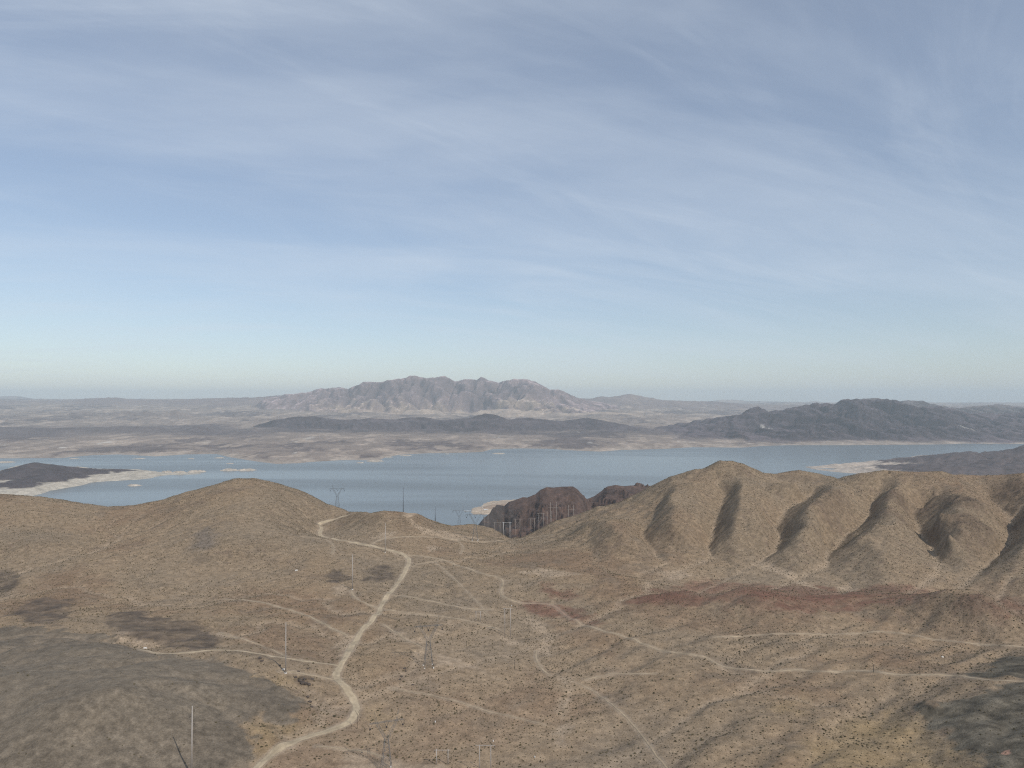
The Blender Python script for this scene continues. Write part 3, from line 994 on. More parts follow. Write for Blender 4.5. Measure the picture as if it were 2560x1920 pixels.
R_RIGHT = np.array([(1560, 1090), (1643, 1069), (1752, 1050), (1852, 1037), (1870, 1024), (1895, 1015), (1921, 1029), (1991, 1019), (2034, 1008),
                    (2090, 1011), (2103, 1000), (2151, 998), (2182, 1002), (2221, 997), (2251, 1004), (2294, 1019), (2346, 1016),
                    (2394, 1027), (2425, 1034), (2480, 1036), (2560, 1032), (2700, 1020), (3100, 1025)], float)
R_RFAR = np.array([(2050, 1020), (2120, 1003), (2177, 995), (2240, 1003), (2281, 1001), (2303, 1002), (2338, 1012), (2394, 1021), (2425, 1017),
                   (2461, 1012), (2503, 1010), (2537, 1017), (2560, 1018), (2700, 1012), (3100, 1014)], float)
R_BACK = np.array([(-500, 995), (0, 990), (54, 990), (93, 998), (130, 1006), (700, 1006), (1700, 1006), (1760, 1003), (1808, 998), (1843, 999), (1869, 1002),
                   (2012, 1004), (2036, 1000), (2056, 1005), (2200, 1006), (3100, 1004)], float)
R_MESA = np.array([(-500, 1066), (0, 1067), (100, 1070), (230, 1068), (330, 1065), (410, 1068), (440, 1080), (470, 1072), (500, 1065), (530, 1072), (560, 1082), (600, 1095)], float)
R_MOUND = np.array([(560, 1150), (600, 1136), (640, 1131), (700, 1126), (720, 1127), (780, 1134), (830, 1148)], float)
R_MID = np.array([(120, 1045), (140, 1036), (210, 1028), (240, 1036), (270, 1036), (320, 1026), (345, 1033), (365, 1027), (400, 1036), (440, 1025), (470, 1036),
                  (560, 1042), (640, 1050), (700, 1055)], float)
R_BAD = np.array([(800, 1045), (850, 1026), (880, 1022), (900, 1027), (935, 1038), (1000, 1038), (1012, 1027), (1070, 1023), (1100, 1028), (1120, 1039),
                  (1170, 1039), (1200, 1026), (1260, 1022), (1310, 1026), (1370, 1028), (1420, 1034), (1500, 1030), (1600, 1034), (1680, 1050)], float)
NCF = 900
fu = np.linspace(-420, 2980, NCF)
frows = np.concatenate([np.arange(6200, 11500, 42.0), np.arange(11500, 17000, 62.0), np.arange(17000, 27000, 85.0), np.exp(np.linspace(math.log(27100), math.log(48000), 45))])
fa = (fu - 1280) / F
FX = fa[None, :] * frows[:, None]
FY = np.broadcast_to(frows[:, None], FX.shape).copy()
U = np.broadcast_to(fu[None, :], FX.shape)


def zc_of(R, yr):
    v = np.interp(fu, R[:, 0], R[:, 1])
    return P(fu, v, np.full(fu.shape, yr))[2]


shv = np.interp(fu, SHORE[:, 0], SHORE[:, 1])
ys = y_of_z(shv, 0.0)
yss = ys[None, :]
wig = fbm(FX, FY, 900, 5, 501, 0.6) * 260
t_in = (FY - yss + wig * smooth(0, 600, np.abs(FY - yss)) * 0.8)
# alluvial ramp: rises from the shore to the plateau skyline
yk = np.array([0, 150, 800, 2500, 6000, 11000, 20000, 24000, 40000], float)
zk = np.array([0, 9, 24, 46, 88, 200, 470, 560, 560], float)
RAMP = np.interp(t_in, yk, zk)
RAMP = np.where(t_in < 0, t_in * 0.08, RAMP)
RAMP = RAMP * (1 - 0.35 * smooth(1500, 1900, U))
rel = smooth(50, 2500, t_in)
hn = fbm(FX, FY, 1700, 6, 511, 0.52, True)
RAMP = RAMP + rel * (hn * 62 + 6) * (0.5 + smooth(9000, 20000, FY)) + smooth(0, 300, t_in) * (fbm(FX, FY, 520, 5, 514, 0.58, True) + 0.1) * 17
FZ = RAMP.copy()
wts = {}


def add_range(name, R, yr, front, back, namp, wl, seed, jag=0.0):
    global FZ
    vr = np.interp(fu, R[:, 0], R[:, 1]) - jag * (fbm(fu, fu * 0 + seed, 34, 4, seed + 3, 0.65, True) - 0.25)
    crest1 = P(fu, vr, np.full(fu.shape, float(yr)))[2]
    lo = R[0, 0]; hi = R[-1, 0]
    fade = smooth(lo - 5, lo + 60, U) * (1 - smooth(hi - 60, hi + 5, U)) if lo > -400 or hi < 2900 else np.ones_like(U)
    if lo <= -400:
        fade = 1 - smooth(hi - 60, hi + 5, U)
    if hi >= 2900:
        fade = smooth(lo - 5, lo + 60, U) if lo > -400 else np.ones_like(U)
    wob = fbm(FX, FY * 0 + yr, 2600, 3, seed + 9) * front * 0.16
    d = (FY - yr - wob)
    s = np.where(d < 0, np.clip(1 + d / front, 0, 1), np.clip(1 - d / back, 0, 1))
    prof = np.where(d < 0, s ** 1.25, s)
    rn = fbm(FX + 0.25 * FY, FY * 0.55, wl, 6, seed, 0.56, True)
    off = 1 - smooth(0.84, 1.0, s)
    pad = np.pad(crest1, 30, mode='edge')
    soft = np.convolve(pad, np.hanning(61) / np.hanning(61).sum(), mode='valid')
    sh = fbm(FX, FY, 2400, 4, seed + 21) * off * 16
    ci = np.clip(np.arange(NCF)[None, :] + sh, 0, NCF - 1)
    c_soft = np.interp(ci.ravel(), np.arange(NCF), soft).reshape(FX.shape)
    kk = smooth(0.05, 0.7, off)
    crest = crest1[None, :] * (1 - kk) + c_soft * kk
    relh = np.maximum(crest - 60, 40)
    z = relh * (prof + (rn - 0.25) * namp * off * smooth(0, 0.15, s)) + 60 * s
    sight_ = CAMZ + (crest1[None, :] - CAMZ) * FY / yr
    z = np.where(d < 200, sight_ - np.logaddexp(0, -(z - sight_) / 5.0) * 5.0, np.minimum(z, sight_ - 3))
    z = np.where(np.abs(d) < 90, np.maximum(z, sight_ - 4), z)
    z = np.where(s > 0, z, -100) * fade - 100 * (1 - fade)
    wts[name] = smooth(-25, 25, z - FZ)
    FZ = np.maximum(FZ, z)


add_range('back', R_BACK, 42000, 6000, 4000, 0.2, 3000, 601)
add_range('plat', R_PLAT, 27000, 7500, 8000, 0.20, 2000, 611, 2)
add_range('main', R_MAIN, 23000, 4800, 5000, 0.52, 1900, 621, 4.0)
add_range('mid', R_MID, 17500, 1600, 2500, 0.25, 900, 661, 2.5)
add_range('bad', R_BAD, 18600, 1700, 2500, 0.30, 700, 671, 2)
add_range('mesa', R_MESA, 11800, 900, 1800, 0.2, 800, 681, 1.5)
add_range('mound', R_MOUND, 8250, 420, 700, 0.2, 400, 691, 1)
add_range('rfar', R_RFAR, 16500, 3300, 3000, 0.34, 1300, 631, 4)
add_range('right', R_RIGHT, 13200, 3000, 2600, 0.44, 1000, 641, 5.5)
add_range('dark', R_DARK, 13300, 1500, 1900, 0.26, 700, 651, 2.5)
fs_ = (FZ < 0); fs_[-1] = True; fs_[:, 0] = fs_[:, -1] = True
LF = drainage(FZ + fbm(FX, FY, 260, 4, 561) * 16, fs_)
rng_w = np.maximum(np.maximum(wts['main'], wts['right']), np.maximum(wts['dark'] * 0.8, wts['rfar']))
cf_ = blur(smooth(1.5, 9.0, LF), 1)
FZ = FZ - cf_ * np.where(FZ > 3, 1, 0) * (rng_w * np.clip(FZ - 40, 0, 900) * 0.38 + smooth(15, 80, FZ) * 18)
FZ = np.where(fs_ & (FZ < 0), FZ, FZ)
sx_ = np.gradient(FZ, axis=1) / np.gradient(FX, axis=1); sy2 = np.gradient(FZ, axis=0) / np.gradient(FY, axis=0)
FS = np.hypot(sx_, sy2)
fl = lambda a: a.ravel()
X_, Y_, Z_ = fl(FX), fl(FY), fl(FZ)
m1 = fbm(X_, Y_ * 0.6, 1500, 6, 701, 0.58)
m2 = fbm(X_, Y_ * 0.5, 330, 5, 702, 0.6)
m4 = fbm(X_, Y_, 5200, 3, 703)
fc = np.repeat(np.array([[0.275, 0.215, 0.175]]), len(X_), 0)
fc = mixc(fc, np.array([0.140, 0.108, 0.100]), smooth(-0.02, 0.22, m1 + 0.5 * m2) * 0.9)
fc = mixc(fc, np.array([0.44, 0.35, 0.275]), smooth(0.05, 0.28, m2 - 0.5 * m1) * 0.8)
UU = fl(U.copy())
TI = fl(t_in)
# grey-violet gravel belts behind the left shore
belt = smooth(2200, 3300, TI + 900 * m1) * smooth(6500, 4500, TI + 900 * m1) * smooth(760, 560, UU)
fc = mixc(fc, np.array([0.135, 0.108, 0.105]), belt * 0.75)
fc = mixc(fc, np.array([0.225, 0.165, 0.145]), fl(wts['plat']) * 0.7)
mainc = np.array([[0.335, 0.250, 0.235]]) * (1 + 0.6 * m1 + 0.7 * m2)[:, None]
w_ = fl(wts['main'])
fc = fc * (1 - w_[:, None]) + mainc * w_[:, None]
# pale badlands at the mountain's foot
w_ = fl(wts['bad'])
fc = mixc(fc, np.array([0.46, 0.36, 0.275]), w_ * np.clip(0.75 + m2, 0.1, 1))
fc = mixc(fc, np.array([0.185, 0.145, 0.128]), fl(wts['mid']) * 0.7)
fc = mixc(fc, np.array([0.130, 0.104, 0.100]), fl(wts['mesa']) * 0.8)
fc = mixc(fc, np.array([0.150, 0.115, 0.105]), fl(wts['mound']) * 0.75)
belt2 = smooth(10600, 11600, Y_ + 700 * m1) * smooth(14500, 13500, Y_) * smooth(600, 700, UU) * smooth(1680, 1500, UU)
fc = mixc(fc, np.array([0.115, 0.090, 0.086]), belt2 * np.clip(0.85 + m2, 0, 1))
bad = smooth(18300, 18800, Y_) * smooth(20600, 19800, Y_) * smooth(700, 860, UU) * smooth(1640, 1500, UU)
fc = mixc(fc, np.array([0.52, 0.40, 0.30]), bad * smooth(-0.15, 0.25, m1 + m2 * 0.7) * 0.9)
w_ = fl(wts['rfar'])
fc = mixc(fc, np.array([0.120, 0.100, 0.096]), w_ * 0.9)
w_ = fl(wts['right'])
rc = np.array([[0.096, 0.074, 0.077]]) * (1 + 0.5 * m1 + 0.6 * m2)[:, None]
fc = fc * (1 - w_[:, None]) + rc * w_[:, None]
w_ = fl(wts['dark'])
dc = np.array([[0.088, 0.068, 0.068]]) * (1 + 0.4 * m1 + 0.5 * m2)[:, None]
fc = fc * (1 - w_[:, None]) + dc * w_[:, None]
# bleached rim left by the falling water
rim = smooth(24, 8, Z_ + 30 * m2 + 26 * m1 - 4) * smooth(-0.35, 0.15, m2 + 0.5 * m1) * smooth(1100, 700, TI)
# dark steep rock, lighter fans: slope tone also paints lit and shaded relief
fsl = fl(FS); rw = fl(rng_w)
fc = fc * (1 + (0.55 * smooth(0.35, 0.08, fsl) - 0.42 * smooth(0.25, 0.6, fsl)) * rw)[:, None]
fc = fc * (1 + 0.35 * smooth(5, 9, fl(LF)) * (1 - 0.5 * rw))[:, None]
fc = mixc(fc, np.array([0.43, 0.355, 0.285]), rim * 0.75)
spots = smooth(0.40, 0.52, fbm(X_, Y_ * 0.35, 420, 4, 777, 0.6)) * smooth(4200, 1500, TI) * smooth(200, 600, TI)
fc = mixc(fc, np.array([0.60, 0.55, 0.48]), spots * 0.8)
fc = np.clip(fc, 0.02, 0.7)
M_FAR = ground_mat('far_rock', (0.004, 0.02), 14.0, 0.22)
far = mesh_obj('mountains', np.stack([X_, Y_, Z_], 1), grid_faces(*FX.shape), M_FAR, smooth_shade=True, kind='structure')
set_attr(far, 'col', fc)

# ------------------------------------------------------------------ islands, peninsula, spit: small height fields
M_ROCKY = ground_mat('shore_rock', (0.02, 0.12), 3.0, 0.22)


def patch(name, ctrl_px, ctrl_z, xr, yr, step, amp, wl, colour, seed, kind='structure', base=-6, post=None, gully=0.0, trace=None):
    """height field from control pixels: ctrl_px (u, v, y) on the surface; ctrl_z (u, v) at water level"""
    pts = []
    for (u, v, y) in ctrl_px:
        x, yy, z = P(u, v, y); pts.append((float(x), float(yy), float(z)))
    for (u, v) in ctrl_z:
        y = y_of_z(v, 0.0); x, yy, z = P(u, v, y); pts.append((float(x), float(yy), 0.0))
    Cp = np.array(pts)
    W_ = tps_fit(Cp, 1e-6)
    xs = np.arange(xr[0], xr[1], step); ys_ = np.arange(yr[0], yr[1], step)
    Xg, Yg = np.meshgrid(xs, ys_)
    Zg = tps_eval(W_, Cp, Xg, Yg)
    if trace is not None:
        tr = np.array(trace, float)
        lm = P(1280 + Xg / Yg * F, np.interp(1280 + Xg / Yg * F, tr[:, 0], tr[:, 1]), Yg)[2]
        ycr = np.interp(1280 + Xg / Yg * F, tr[:, 0], tr[:, 2])
        Zg = np.minimum(Zg, lm - np.logaddexp(0, -(Zg - lm) / 4.0) * 4.0)
        Zg = Zg + np.exp(-((Yg - ycr) / 130.0) ** 2) * np.clip(lm - Zg, 0, 70) * 0.9
    up = smooth(0, 25, Zg)
    Zg = Zg + up * fbm(Xg, Yg, wl, 6, seed, 0.55) * amp - up * gully * (1 - np.abs(fbm(Xg, Yg, wl * 0.6, 4, seed + 5, 0.55)) * 3)
    Zg += (1 - up) * fbm(Xg, Yg, wl * 0.5, 4, seed + 3) * 3.0
    sdm = (Zg < 0); sdm[0] = sdm[-1] = True; sdm[:, 0] = sdm[:, -1] = True
    la = blur(smooth(1.5, 9, drainage(Zg + fbm(Xg, Yg, wl * 0.4, 4, seed + 8) * amp * 0.5, sdm)), 1)
    Zg = Zg - la * up * (amp * 0.5 + np.clip(Zg, 0, 120) * 0.28)
    edge = np.minimum(np.minimum(Xg - xr[0], xr[1] - Xg), np.minimum(Yg - yr[0], yr[1] - Yg))
    Zg = Zg - (1 - smooth(0, 90, edge)) * 60
    Zg = np.maximum(Zg, base)
    c = colour(Xg.ravel(), Yg.ravel(), Zg.ravel())
    # drop the drowned faces
    fcs = grid_faces(*Xg.shape)
    zf = Zg.ravel()[fcs].max(1)
    keep = zf > base + 0.5
    fcs = fcs[keep]
    used = np.unique(fcs); remap = np.zeros(Xg.size, np.int64); remap[used] = np.arange(len(used))
    V = np.stack([Xg.ravel(), Yg.ravel(), Zg.ravel()], 1)[used]
    o = mesh_obj(name, V, remap[fcs], M_ROCKY, smooth_shade=True, kind=kind)
    set_attr(o, 'col', np.clip(c[used], 0.02, 0.85))
    return o


def col_ring(ring, rimc, top):
    def f(x, y, z):
        a = fbm(x, y, 160, 5, 801, 0.6); b_ = fbm(x, y, 40, 4, 802, 0.6)
        c = np.array(top)[None, :] * (1 + 0.5 * a + 0.4 * b_)[:, None]
        r = np.array(rimc)[None, :] * (1 + 0.35 * b_ + 0.25 * a)[:, None]
        w = smooth(ring + 4, ring - 4, z + 14 * a)
        return c * (1 - w[:, None]) + r * w[:, None]
    return f


x0, _, _ = P(-420, 1200, 5200)
patch('island',
      [(93, 1156, 5750), (39, 1168, 5750), (0, 1177, 5650), (-120, 1170, 5700), (-300, 1165, 5800), (128, 1161, 5750), (156, 1166, 5750), (194, 1168, 5850), (249, 1172, 5950),
       (81, 1216, 4840), (27, 1226, 4700), (152, 1199, 5180), (190, 1189, 5420), (258, 1181, 5700), (60, 1195, 5250), (120, 1182, 5400), (0, 1205, 5150), (-150, 1210, 5000), (200, 1178, 5700),
       (311, 1174, 5980), (369, 1177, 6020), (310, 1188, 5720), (330, 1180, 5900)],
      [(20, 1250), (68, 1243), (122, 1228), (176, 1218), (231, 1206), (271, 1203), (312, 1201), (365, 1197), (395, 1188), (400, 1182), (390, 1173),
       (320, 1168), (249, 1165), (180, 1160), (100, 1152), (0, 1152), (-200, 1155), (-100, 1262), (-300, 1275)],
      (-4900, -2350), (4150, 6900), 11, 14, 190, col_ring(34, (0.48, 0.425, 0.345), (0.085, 0.068, 0.068)), 811, gully=2.0,
      trace=[(-400, 1175, 5700), (-200, 1180, 5700), (0, 1178, 5650), (39, 1168, 5700), (70, 1160, 5720), (93, 1156, 5750), (128, 1161, 5760), (156, 1166, 5780), (194, 1168, 5850), (249, 1172, 5950),
             (311, 1173, 5980), (369, 1176, 6020), (420, 1181, 6050), (700, 1186, 6000)])


def islet(u0, u1, v, h, seed, c=(0.46, 0.40, 0.33)):
    y = float(y_of_z(v, 0.0))
    xa = float(P(u0, v, y)[0]); xb = float(P(u1, v, y)[0])
    cx = (xa + xb) / 2; rx = (xb - xa) / 2; ry = max(rx * 0.8, 25)
    st = max(rx / 16, 3)
    xs = np.arange(cx - rx * 1.25, cx + rx * 1.25, st); ys_ = np.arange(y - ry * 1.25, y + ry * 1.25, max(st * 0.6, 3))
    Xg, Yg = np.meshgrid(xs, ys_)
    rr = np.hypot((Xg - cx) / rx, (Yg - y) / ry) + fbm(Xg, Yg, rx * 0.9, 5, seed, 0.6) * 0.75
    Zg = np.where(rr < 1, smooth(1.0, 0.2, rr) * h * 0.25 + smooth(1.0, 0.6, rr) * (fbm(Xg, Yg, rx * 0.5, 5, seed + 1, 0.6, True)) * h * 0.6, (1 - rr) * h)
    Zg = np.maximum(Zg, -3)
    b_ = fbm(Xg.ravel(), Yg.ravel(), 30, 4, seed + 2, 0.6)
    cc = np.array(c)[None, :] * (1 + 0.4 * b_)[:, None]
    o = mesh_obj('islet', np.stack([Xg.ravel(), Yg.ravel(), Zg.ravel()], 1), grid_faces(*Xg.shape), M_ROCKY, smooth_shade=True, kind='structure')
    set_attr(o, 'col', np.clip(cc, 0.03, 0.8))


for k, a in enumerate([(316, 356, 1214, 14), (403, 432, 1182, 26), (428, 466, 1183, 28), (466, 512, 1180, 24), (552, 596, 1176, 22), (590, 640, 1176, 20), (535, 562, 1145, 12),
                       (470, 486, 1147, 10), (334, 362, 1147, 10), (172, 196, 1147, 10), (-20, 32, 1156, 14), (565, 585, 1159, 8), (998, 1030, 1139, 9),
                       (955, 984, 1143, 10), (1232, 1262, 1134, 12), (1112, 1124, 1135, 8), (890, 912, 1157, 8), (916, 955, 1153, 16)]):
    islet(*a, seed=900 + 7 * k)

patch('peninsula',
      [(2200, 1152, 6850), (2294, 1142, 6800), (2403, 1133, 6750), (2442, 1133, 6650), (2533, 1125, 6600), (2590, 1112, 6500), (2700, 1110, 6500), (2900, 1105, 6500),
       (2186, 1158, 6650), (2120, 1163, 6500), (2300, 1160, 6100), (2400, 1160, 5950), (2480, 1165, 5750), (2560, 1160, 5700), (2700, 1150, 5700), (2240, 1165, 6150),
       (2470, 1150, 6200), (2350, 1150, 6450), (2520, 1150, 6150), (2250, 1172, 5800), (2900, 1150, 5700)],
      [(2043, 1164), (2060, 1177), (2099, 1181), (2143, 1184), (2200, 1192), (2260, 1200), (2400, 1210), (2560, 1215), (2800, 1215), (2090, 1158), (2150, 1154), (2200, 1148),
       (2294, 1136), (2403, 1126), (2533, 1116), (2700, 1108), (2900, 1108)],
      (2550, 6300), (4900, 8200), 17, 40, 420, col_ring(42, (0.46, 0.385, 0.315), (0.120, 0.096, 0.092)), 831, gully=8.0,
      trace=[(1900, 1170, 6500), (2043, 1164, 6600), (2186, 1153, 6850), (2208, 1150, 6850), (2240, 1146, 6850), (2294, 1141, 6800), (2340, 1137, 6800), (2403, 1132, 6750), (2425, 1130, 6700), (2442, 1134, 6700), (2480, 1130, 6650), (2533, 1124, 6600),
             (2548, 1118, 6550), (2560, 1116, 6500), (2620, 1108, 6500), (3000, 1104, 6500)])

patch('spit',
      [(1200, 1276, 3990), (1230, 1263, 4130), (1250, 1260, 4180), (1280, 1262, 4120), (1310, 1262, 4100), (1215, 1268, 4060), (1360, 1262, 4080)],
      [(1172, 1280), (1190, 1286), (1214, 1286), (1245, 1287), (1290, 1290), (1350, 1290), (1181, 1270), (1203, 1266), (1212, 1259), (1230, 1253), (1266, 1250), (1320, 1248), (1380, 1248)],
      (-300, 330), (3600, 4700), 5, 3, 60, col_ring(12, (0.50, 0.40, 0.30), (0.36, 0.27, 0.20)), 851)

# dark brown mountain between the pass and the lake
R_BROWN = np.array([(1150, 1330), (1185, 1318), (1198, 1307), (1209, 1293), (1226, 1279), (1230, 1269), (1247, 1260), (1261, 1262), (1272, 1252), (1283, 1249), (1307, 1240),
                    (1318, 1241), (1339, 1232), (1350, 1222), (1366, 1215), (1384, 1216), (1403, 1214), (1432, 1213), (1444, 1221),
                    (1458, 1237), (1467, 1244), (1485, 1238), (1503, 1225), (1517, 1214), (1538, 1210), (1558, 1213), (1581, 1211),
                    (1609, 1216), (1640, 1216), (1720, 1225), (1850, 1240)], float)
bu = np.linspace(1120, 1860, 420)
br = np.linspace(2150, 3700, 330)
MX = ((bu - 1280) / F)[None, :] * br[:, None]; MY = np.broadcast_to(br[:, None], MX.shape)
MU = np.broadcast_to(bu[None, :], MX.shape)
yc_ = 2850 + 300 * smooth(1455, 1480, MU) - 250 * smooth(1260, 1200, MU)
vv = np.interp(bu, R_BROWN[:, 0], R_BROWN[:, 1])[None, :]
crest = P(MU, vv, yc_)[2]
d = MY - yc_
s = np.where(d < 0, np.clip(1 + d / 720, 0, 1), np.clip(1 - d / 500, 0, 1))
rn = fbm(MX + 0.5 * MY, MY * 0.55 - 0.2 * MX, 330, 6, 861, 0.58, True)
rn2 = fbm(MX, MY, 90, 5, 863, 0.6, True)
off = 1 - smooth(0.72, 0.98, s)
MZ = crest * (s ** 0.95 + (rn - 0.3) * 0.36 * off * smooth(0, 0.2, s)) + (rn2 * 17) * (0.05 + off) * smooth(0, 0.3, s) - 4
stp = 24.0
zq = (MZ + fbm(MX, MY, 200, 3, 871) * 14) / stp
fr = zq - np.floor(zq)
MZ = MZ + (smooth(0.55, 0.95, fr) - fr) * stp * 0.6 * smooth(15, 50, MZ) * smooth(0.97, 0.8, s)
a1 = fbm(MX.ravel(), MY.ravel(), 120, 5, 865, 0.6); a2 = fbm(MX.ravel(), MY.ravel(), 25, 4, 866, 0.6)
mc = np.array([[0.105, 0.070, 0.057]]) * (1 + 0.5 * a1 + 0.6 * a2)[:, None]
mc = mixc(mc, np.array([0.072, 0.064, 0.060]), smooth(1310, 1255, MU.ravel() + 40 * a1) * 0.8)
mc = mixc(mc, np.array([0.17, 0.095, 0.065]), smooth(0.15, 0.5, a2 + 0.5 * a1) * 0.4)
bm = mesh_obj('rocky_hill', np.stack([MX.ravel(), MY.ravel(), MZ.ravel()], 1), grid_faces(*MX.shape), M_ROCKY, smooth_shade=True, kind='structure')
set_attr(bm, 'col', np.clip(mc, 0.015, 0.5))

# ------------------------------------------------------------------ things on the ground
M_STEEL = simple_mat('galvanised_steel', (0.16, 0.165, 0.17), 0.55, 0.3, 0.2, 0.5)
M_POLE = simple_mat('weathered_pole_steel', (0.42, 0.38, 0.34), 0.6, 0.1, 0.15, 0.4)
M_PDARK = simple_mat('dark_pole_steel', (0.10, 0.11, 0.13), 0.6, 0.2, 0.15, 0.4)
M_WOOD = simple_mat('bleached_wood', (0.40, 0.36, 0.32), 0.85, 0.0, 0.2, 2.0)
M_TAR = simple_mat('tarred_wood', (0.06, 0.05, 0.04), 0.85, 0.0, 0.2, 2.0)
M_INS = simple_mat('insulator_glaze', (0.03, 0.03, 0.035), 0.25, 0.0, 0.1, 2.0)
M_CONC = simple_mat('concrete', (0.62, 0.58, 0.52), 0.9, 0.0, 0.12, 1.0)
M_WHITE = simple_mat('white_paint', (0.80, 0.80, 0.78), 0.5, 0.0, 0.05, 1.0)


class MB:
    def __init__(self):
        self.v = []; self.f = []

    def tube(self, a, b, r0, r1=None, n=5):
        r1 = r0 if r1 is None else r1
        a = Vector(a); b = Vector(b); d = (b - a).normalized()
        s_ = d.orthogonal().normalized(); t_ = d.cross(s_)
        k = len(self.v)
        for p, r in ((a, r0), (b, r1)):
            for i in range(n):
                an = 2 * math.pi * i / n
                self.v.append(p + s_ * math.cos(an) * r + t_ * math.sin(an) * r)
        for i in range(n):
            j = (i + 1) % n
            self.f.append((k + i, k + j, k + n + j, k + n + i))
        self.f.append(tuple(k + i for i in reversed(range(n)))); self.f.append(tuple(k + n + i for i in range(n)))
        return self

    def box(self, c, s_):
        k = len(self.v)
        for dz in (-1, 1):
            for dy in (-1, 1):
                for dx in (-1, 1):
                    self.v.append(Vector((c[0] + dx * s_[0] / 2, c[1] + dy * s_[1] / 2, c[2] + dz * s_[2] / 2)))
        for q in ((0, 2, 3, 1), (4, 5, 7, 6), (0, 1, 5, 4), (2, 6, 7, 3), (0, 4, 6, 2), (1, 3, 7, 5)):
            self.f.append(tuple(k + i for i in q))
        return self

    def build(self, name, mat, parent=None, sm=False, **props):
        return mesh_obj(name, [tuple(v) for v in self.v], self.f, mat, parent, sm, **props)


def empty(name, loc, rz, label, cat, group=None):
    o = bpy.data.objects.new(name, None)
    SC.collection.objects.link(o)
    o.location = loc; o.rotation_euler = (0, 0, rz)
    o['label'] = label; o['category'] = cat
    if group:
        o['group'] = group
    return o


def copy_tree(o, parent=None):
    c = o.copy(); SC.collection.objects.link(c)
    c.parent = parent
    for ch in [q for q in bpy.data.objects if q.parent == o]:
        copy_tree(ch, c)
    return c


def at(u, v):
    x, y, z = drop([u], [v], True)
    return float(x[0]), float(y[0]), float(z[0])


# ---- lattice transmission tower
def make_tower():
    t_ = empty('lattice_tower', (0, 0, 0), 0, '', 'pylon')
    H_ = 50.0; bw = 4.4; wz = 26.0; ww = 1.5; az = 40.0; ax = 8.5
    thick = 0.17
    for sx in (-1, 1):
        for sy in (-1, 1):
            MB().tube((sx * bw, sy * bw, 0), (sx * ww, sy * ww, wz), thick, 0.13).build('leg', M_STEEL, t_)
            MB().box((sx * bw, sy * bw, 0.4), (1.3, 1.3, 1.2)).build('footing', M_CONC, t_)
    m_ = MB()
    lv = [0, 7, 13, 18, 22, 26]
    for a, b in zip(lv[:-1], lv[1:]):
        ra = bw + (ww - bw) * a / wz; rb = bw + (ww - bw) * b / wz
        for (p, q) in (((-1, -1), (1, -1)), ((1, -1), (1, 1)), ((1, 1), (-1, 1)), ((-1, 1), (-1, -1))):
            m_.tube((p[0] * ra, p[1] * ra, a), (q[0] * rb, q[1] * rb, b), 0.06, n=4)
            m_.tube((q[0] * ra, q[1] * ra, a), (p[0] * rb, p[1] * rb, b), 0.06, n=4)
            m_.tube((p[0] * rb, p[1] * rb, b), (q[0] * rb, q[1] * rb, b), 0.06, n=4)
    m_.build('lattice_bracing', M_STEEL, t_)
    for sx in (-1, 1):
        k = MB()
        A0 = Vector((sx * 0.3, 0, wz)); A1 = Vector((sx * ax, 0, az))
        for sy in (-1, 1):
            k.tube((sx * ww, sy * ww, wz), (sx * (ax + 0.7), sy * 0.8, az), 0.12, n=4)
            k.tube((-sx * 0.0, sy * ww, wz + 1), (sx * (ax - 1.2), sy * 0.8, az), 0.10, n=4)
        for i in range(5):
            f0 = i / 5; f1 = (i + 1) / 5
            o0 = Vector((sx * (ww + (ax + 0.7 - ww) * f0), ww + (0.8 - ww) * f0, wz + (az - wz) * f0))
            i1 = Vector((sx * ((ax - 1.2) * f1), ww + (0.8 - ww) * f1, wz + 1 + (az - wz - 1) * f1))
            for sy in (-1, 1):
                k.tube((o0.x, o0.y * sy, o0.z), (i1.x, i1.y * sy, i1.z), 0.08, n=4)
        k.build('window_arm', M_STEEL, t_)
        h_ = MB()
        h_.tube((sx * (ax + 0.7), 0.7, az), (sx * (ax + 1.6), 0, H_), 0.13, 0.06, n=4)
        h_.tube((sx * (ax - 1.0), -0.7, az), (sx * (ax + 1.6), 0, H_), 0.13, 0.06, n=4)
        h_.build('earth_wire_peak', M_STEEL, t_)
    c = MB()
    for (yy, zz) in ((0.8, az), (-0.8, az), (0, az + 1.8)):
        c.tube((-14.2, yy * 0.6, az + (zz - az) * 0.5), (14.2, yy * 0.6, az + (zz - az) * 0.5), 0.10, n=4)
    for i in range(14):
        xa = -14 + i * 2.0
        c.tube((xa, 0.45, az), (xa + 1, 0, az + 0.9), 0.07, n=4); c.tube((xa + 1, 0, az + 0.9), (xa + 2, -0.45, az), 0.07, n=4)
    c.build('crossarm', M_STEEL, t_)
    for xx in (-13.6, 0, 13.6):
        i_ = MB()
        for s_ in (-1, 1):
            i_.tube((xx + s_ * 2.0, 0, az), (xx, 0, az - 4.0), 0.14, n=5)
        i_.box((xx, 0, az - 4.2), (1.1, 1.1, 0.9))
        i_.build('insulator', M_INS, t_)
    return t_


